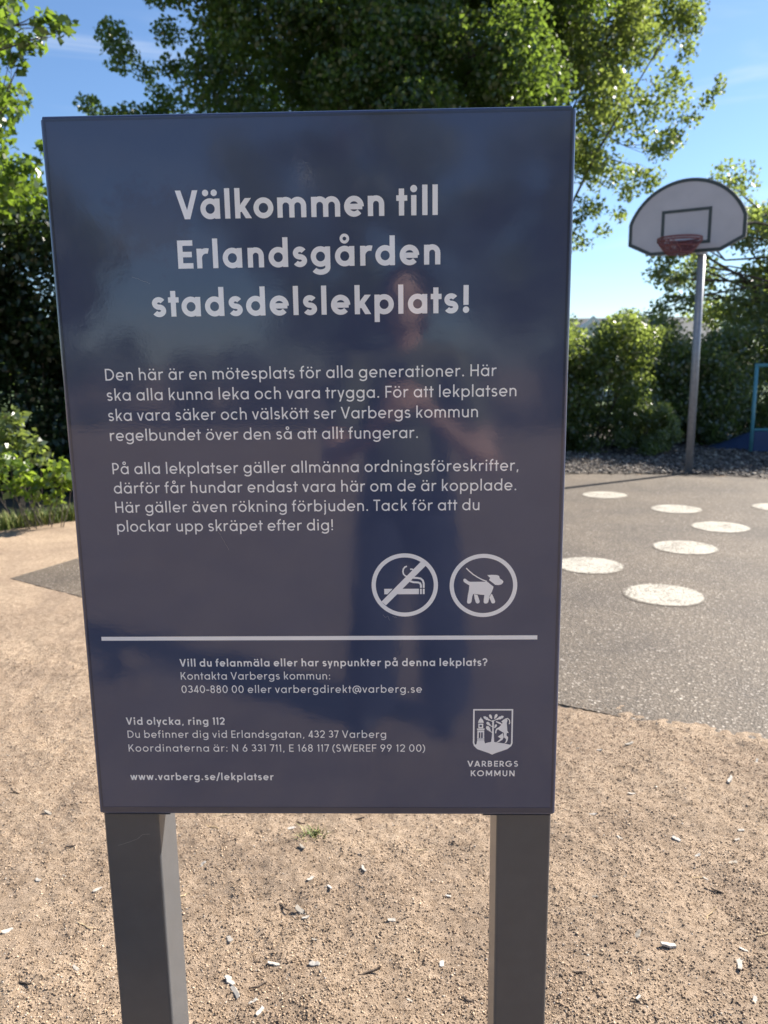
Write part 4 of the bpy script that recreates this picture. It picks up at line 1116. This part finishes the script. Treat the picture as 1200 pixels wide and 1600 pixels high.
BITS = [(-0.236, 1.852, 'chip', 0.0347, -0.63), (-0.407, 1.755, 'chip', 0.0238, -0.95), (-0.282, 1.664, 'chip', 0.0294, -0.25), (-0.378, 1.605, 'chip', 0.0355, -0.83), (-0.358, 1.572, 'chip', 0.0382, -1.04), (-0.182, 1.66, 'chip', 0.026, -0.24), (-0.294, 1.52, 'chip', 0.0249, 1.0), (-0.314, 1.549, 'chip', 0.0205, 0.72), (-0.541, 2.043, 'chip', 0.0226, 0.64), (-0.552, 2.226, 'sliver', 0.0559, -0.5), (-0.301, 2.218, 'chip', 0.0275, 0.09), (-0.276, 2.245, 'twig', 0.0277, -0.4), (-0.257, 2.099, 'chip', 0.0264, -0.79), (-0.29, 1.876, 'twig', 0.0667, -0.71), (-0.791, 1.794, 'sliver', 0.0538, -0.51), (-0.563, 1.91, 'sliver', 0.0362, 0.77), (-0.305, 1.6, 'twig', 0.048, 0.59), (-0.22, 1.966, 'chip', 0.0216, 0.74), (-0.809, 1.933, 'chip', 0.0244, 0.72), (-0.758, 1.649, 'chip', 0.0256, -0.74), (-0.189, 1.742, 'chip', 0.015, -0.46), (-0.219, 1.82, 'chip', 0.0189, 0.3), (0.919, 2.737, 'chip', 0.0381, 0.56), (1.181, 2.466, 'chip', 0.0411, 0.85), (1.337, 2.6, 'chip', 0.0217, 0.91), (0.885, 2.162, 'chip', 0.0283, -0.99), (0.998, 2.028, 'chip', 0.0277, 0.25), (1.066, 2.152, 'chip', 0.0207, 0.41), (1.098, 2.195, 'chip', 0.0189, 0.01), (0.897, 1.972, 'chip', 0.0153, -0.77), (0.871, 1.978, 'sliver', 0.0383, -0.05), (0.903, 1.909, 'twig', 0.0339, -0.74), (0.84, 1.811, 'sliver', 0.0762, 0.78), (0.633, 1.749, 'chip', 0.0277, 0.88), (0.692, 1.701, 'chip', 0.0378, 0.11), (0.876, 1.691, 'chip', 0.0211, -0.48), (0.846, 1.648, 'chip', 0.0415, 0.98), (0.945, 1.737, 'sliver', 0.0324, 0.13), (0.564, 1.536, 'chip', 0.0176, 0.92), (0.919, 2.443, 'chip', 0.0198, 0.84), (0.824, 2.405, 'chip', 0.0259, 0.02), (0.795, 2.695, 'chip', 0.021, -0.21), (0.916, 2.078, 'chip', 0.0179, 0.24), (0.66, 2.278, 'chip', 0.0225, -0.17), (0.711, 2.166, 'chip', 0.0199, -0.81), (-1.11, 2.32, 'chip', 0.0305, -0.47), (-0.983, 1.774, 'chip', 0.0275, 0.75), (-0.071, 1.997, 'chip', 0.029, -1.1), (-0.164, 1.929, 'chip', 0.0231, -1.09), (-0.052, 1.624, 'twig', 0.0639, 0.23), (-1.268, 2.436, 'twig', 0.0366, -0.4), (0.007, 1.799, 'chip', 0.0204, 0.08), (0.093, 2.098, 'sliver', 0.0488, -0.05), (0.162, 1.896, 'chip', 0.0158, -0.38), (0.127, 1.664, 'chip', 0.0195, 1.19), (0.045, 1.548, 'chip', 0.0156, -0.73), (-0.093, 2.252, 'twig', 0.0434, -0.16), (0.177, 1.545, 'twig', 0.0312, -0.54), (-0.53, 2.297, 'sliver', 0.0734, 0.24), (-0.989, 1.972, 'chip', 0.0194, -0.54), (-0.857, 1.599, 'twig', 0.0375, -0.26), (-0.957, 2.119, 'twig', 0.0323, 0.44), (0.562, 1.889, 'chip', 0.0162, -0.43), (0.451, 1.618, 'twig', 0.0358, 0.11), (0.83, 1.535, 'chip', 0.0183, 0.97)]
for i, (x, y, k, L_, a) in enumerate(BITS): chip(x, y, k, L_, a, 500+i)

# ------------------------------------------------------------------ the photographer and the trees behind the viewer (they show as reflections in the glossy board)
M_skin = plain('skin', (.60,.37,.28), .5, var=.06, scale=12)
M_shirt = plain('olive_cotton', (.15,.155,.10), .9, var=.15, scale=20)
M_trou = plain('navy_denim', (.022,.028,.055), .9, var=.2, scale=40)
M_hair = plain('brown_hair', (.06,.035,.02), .6, var=.3, scale=60)
M_shoe = plain('dark_shoes', (.05,.05,.055), .6, var=.1)
def caps(parts, name, mat_, parent, vox, smooth=6):
    """tapered limbs and ellipsoids fused into one continuous surface"""
    bm = bmesh.new()
    for q in parts:
        if q[0] == 'e':
            _, c, r_, rot = q
            ret = bmesh.ops.create_icosphere(bm, subdivisions=3, radius=1)
            M_ = Matrix.Translation(c) @ rot.to_4x4() @ Matrix.Diagonal((*r_, 1))
            bmesh.ops.transform(bm, matrix=M_, verts=ret['verts'])
        else:
            _, pts, rad = q
            n_ = 14; pts = [Vector(p_) for p_ in pts]
            for i in range(len(pts)):
                ret = bmesh.ops.create_icosphere(bm, subdivisions=2, radius=rad[i]*.995, matrix=Matrix.Translation(pts[i]))
            for i in range(len(pts)-1):
                d = pts[i+1]-pts[i]; L_ = d.length
                ret = bmesh.ops.create_cone(bm, cap_ends=True, segments=n_, radius1=rad[i], radius2=rad[i+1], depth=L_,
                        matrix=Matrix.Translation((pts[i]+pts[i+1])/2) @ d.to_track_quat('Z','Y').to_matrix().to_4x4())
    me = bpy.data.meshes.new(name); bm.to_mesh(me); bm.free()
    o = link_mesh(name, me, mat_, parent)
    r_ = o.modifiers.new('fuse', 'REMESH'); r_.mode = 'VOXEL'; r_.voxel_size = vox; r_.use_smooth_shade = True
    if smooth: s_ = o.modifiers.new('soften', 'SMOOTH'); s_.factor = .5; s_.iterations = smooth
    return o
I3 = Matrix.Identity(3)
CX, CY = .0, -.46
pers = empty('person', (CX, CY, 0), 'person in olive t-shirt and dark trousers holding a phone, mirrored in the sign', 'person')
def rel(*p_): return Vector(p_) - Vector((CX, CY, 0))
hd = rel(-.004, -.415, 1.655); tilt = Matrix.Rotation(R(-8), 3, 'X')
sR, sL = rel(.180,-.455,1.435), rel(-.180,-.455,1.435)
eR, wR = rel(.300,-.270,1.085), rel(.085,-.105,1.275)
eL, wL = rel(-.275,-.33,1.10), rel(-.10,-.14,1.20)
body = [('e', hd, (.074,.092,.112), tilt), ('e', hd+Vector((0,.035,-.055)), (.056,.060,.062), tilt),
        ('c', [hd+Vector((0,.088,.020)), hd+Vector((0,.106,-.018))], [.010,.014]),
        ('e', hd+Vector((.074,-.005,-.005)), (.010,.022,.032), I3), ('e', hd+Vector((-.074,-.005,-.005)), (.010,.022,.032), I3),
        ('c', [hd+Vector((-.018,.086,-.052)), hd+Vector((.018,.086,-.052))], [.009,.009]),
        ('c', [hd+Vector((-.034,.082,.026)), hd+Vector((-.018,.088,.028))], [.010,.009]), ('c', [hd+Vector((.034,.082,.026)), hd+Vector((.018,.088,.028))], [.010,.009]),
        ('c', [rel(0,-.455,1.41), rel(-.002,-.43,1.60)], [.062,.050]),
        ('e', rel(0,-.46,1.30), (.155,.098,.20), I3), ('e', rel(0,-.46,1.06), (.145,.10,.17), I3), ('e', rel(0,-.465,.95), (.160,.112,.12), I3),
        ('c', [sL, rel(0,-.455,1.47), sR], [.058,.062,.058])]
for sh, el, wr in ((sR,eR,wR),(sL,eL,wL)):
    body += [('c', [sh, sh.lerp(el,.5), el, el.lerp(wr,.35), wr], [.056,.050,.040,.040,.027])]
def hand(wr, palm, dirs, thumb):
    out_ = [('c', [wr, palm], [.026,.032]), ('e', palm, (.034,.030,.040), I3)]
    for base_, pts_, r_ in dirs: out_.append(('c', [palm.lerp(base_,.5), base_] + pts_, [r_*1.15, r_*1.05] + [r_*(1-.12*i) for i in range(len(pts_))]))
    b_, t_ = thumb; out_.append(('c', [palm, b_, t_], [.018,.012,.009]))
    return out_
pR = rel(.055,-.060,1.315)
fing = []
for k, (zz_, ln_) in enumerate(((1.362,.070),(1.340,.078),(1.318,.074),(1.297,.060))):
    b_ = rel(.030,-.030,zz_); fing.append((b_, [rel(.012,-.004,zz_+.003), rel(.012-ln_*.55,.001,zz_+.004), rel(.012-ln_,-.004,zz_+.002)], .0085))
body += hand(wR, pR, fing, (rel(.025,-.055,1.345), rel(-.010,-.040,1.362)))
pL = rel(-.083,-.075,1.265); fing = []
for k, (zz_, ln_) in enumerate(((1.300,.050),(1.283,.058),(1.268,.056),(1.255,.044))):
    b_ = rel(-.072,-.035,zz_-.008); fing.append((b_, [rel(-.062,-.006,zz_), rel(-.062+ln_*.6,-.002,zz_+.002), rel(-.062+ln_,-.006,zz_)], .0085))
body += hand(wL, pL, fing, (rel(-.072,-.060,1.300), rel(-.050,-.040,1.325)))
for s_ in (-1, 1):
    hp, kn, an = rel(s_*.088,-.46,.93), rel(s_*.130,-.445,.49), rel(s_*.155,-.470,.085)
    body += [('c', [hp, hp.lerp(kn,.5), kn, kn.lerp(an,.3), an], [.084,.070,.052,.055,.036]), ('c', [an+Vector((0,-.02,-.05)), an+Vector((0,.13,-.060))], [.034,.026])]
caps(body, 'body', M_skin, pers, .0055, 4)
sleeve = lambda sh, el: ('c', [sh, sh.lerp(el,.35), sh.lerp(el,.62)], [.070,.068,.064])
caps([('e', rel(0,-.46,1.30), (.175,.115,.20), I3), ('e', rel(0,-.46,1.08), (.168,.120,.19), I3), ('e', rel(0,-.463,.985), (.178,.128,.115), I3),
      ('c', [sL, rel(0,-.455,1.455), sR], [.066,.074,.066]), sleeve(sR,eR), sleeve(sL,eL)], 'shirt', M_shirt, pers, .008, 5)
tr_ = [('e', rel(0,-.465,.92), (.172,.124,.14), I3)]
for s_ in (-1, 1):
    hp, kn, an = rel(s_*.088,-.46,.91), rel(s_*.130,-.445,.49), rel(s_*.155,-.465,.10)
    tr_.append(('c', [hp, hp.lerp(kn,.5), kn, an], [.108,.106,.098,.110]))
caps(tr_, 'trousers', M_trou, pers, .008, 5)
caps([('e', hd+Vector((0,-.020,.030)), (.086,.094,.106), tilt), ('e', hd+Vector((0,-.075,-.06)), (.078,.045,.10), I3), ('c', [hd+Vector((-.074,-.02,.02)), hd+Vector((-.082,-.03,-.11))], [.022,.018]),
      ('c', [hd+Vector((.074,-.02,.02)), hd+Vector((.080,-.035,-.09))], [.020,.016])], 'hair', M_hair, pers, .007, 3)
M_eye = plain('eye', (.10,.08,.07), .15)
for s_ in (-1, 1):
    mb = MB(); c_ = hd + Vector((s_*.031,.083,.008))
    mb.tube([c_, c_+Vector((0,.006,0))], [.013,.008], 12)
    mb.build('eye', M_eye, pers)
for s_ in (-1, 1):
    an = rel(s_*.155,-.470,.085)
    caps([('c', [an+Vector((0,-.025,-.045)), an+Vector((0,.06,-.048)), an+Vector((s_*.01,.145,-.056))], [.044,.042,.032])], 'shoe', M_shoe, pers, .006, 3)
ph = MB(); ph.box(-.036,.036,-.004,.004,-.074,.074)
ro = empty('phone', (-.020,-.024,1.366), 'dark phone held up in the hand of the mirrored person', 'phone')
ro.rotation_euler = (-PITCH, 0, 0)
ph.build('phone_body', plain('phone_black', (.03,.03,.035), .2), ro, bevel=.0035, seg=3)
cm = MB()
for a_, b_ in ((.019,.053),(.019,.030)): cm.tube([(a_,.0045,b_),(a_,.0062,b_)], .0075, 18)
cm.build('lens', plain('lens_glass', (.01,.01,.012), .05), ro)

for i, (x, y, h_, rr_, lab) in enumerate((( -9.5,-15,7.2,2.8,'green tree behind the viewer, mirrored left of the person in the sign'),
        (-1.8,-17,8.6,3.1,'tall green tree behind the viewer, mirrored behind the person'), (3.6,-15,7.0,2.7,'rounded green tree behind the viewer, mirrored right of the person'),
        (9.5,-17,8.2,3.2,'broad green tree behind the viewer, mirrored at the right edge of the sign'), (-15.5,-19,8.5,3.4,'far green tree behind the viewer, mirrored at the left edge of the sign'))):
    C_ = ellipsoid_clumps((x,y,h_*.58), (rr_,rr_*.9,h_*.42), 70, 300+i, .5, lambda p_: p_[2] > .9)
    tree('broadleaf_tree', lab, 'tree', (x,y,0), [(x,y,-.1),(x+.05,y,h_*.3),(x,y+.1,h_*.6),(x,y,h_*.85)], [.18,.15,.10,.03], C_, np.full(70,.62), 210, .17, L_hedge, 320+i*5, 'trees behind the viewer', frac=.5)
Ch = mound_clumps(-19, 15, -20, -18.4, lambda x: 1.9 + .3*np.sin(x*1.3), 150, 90)
shrub('hedge', 'long green hedge behind the viewer, mirrored low in the sign', 'hedge', (-2, -19.2, 0), Ch, np.full(len(Ch), .6), 150, .15, L_hedge, 91, nstem=40)
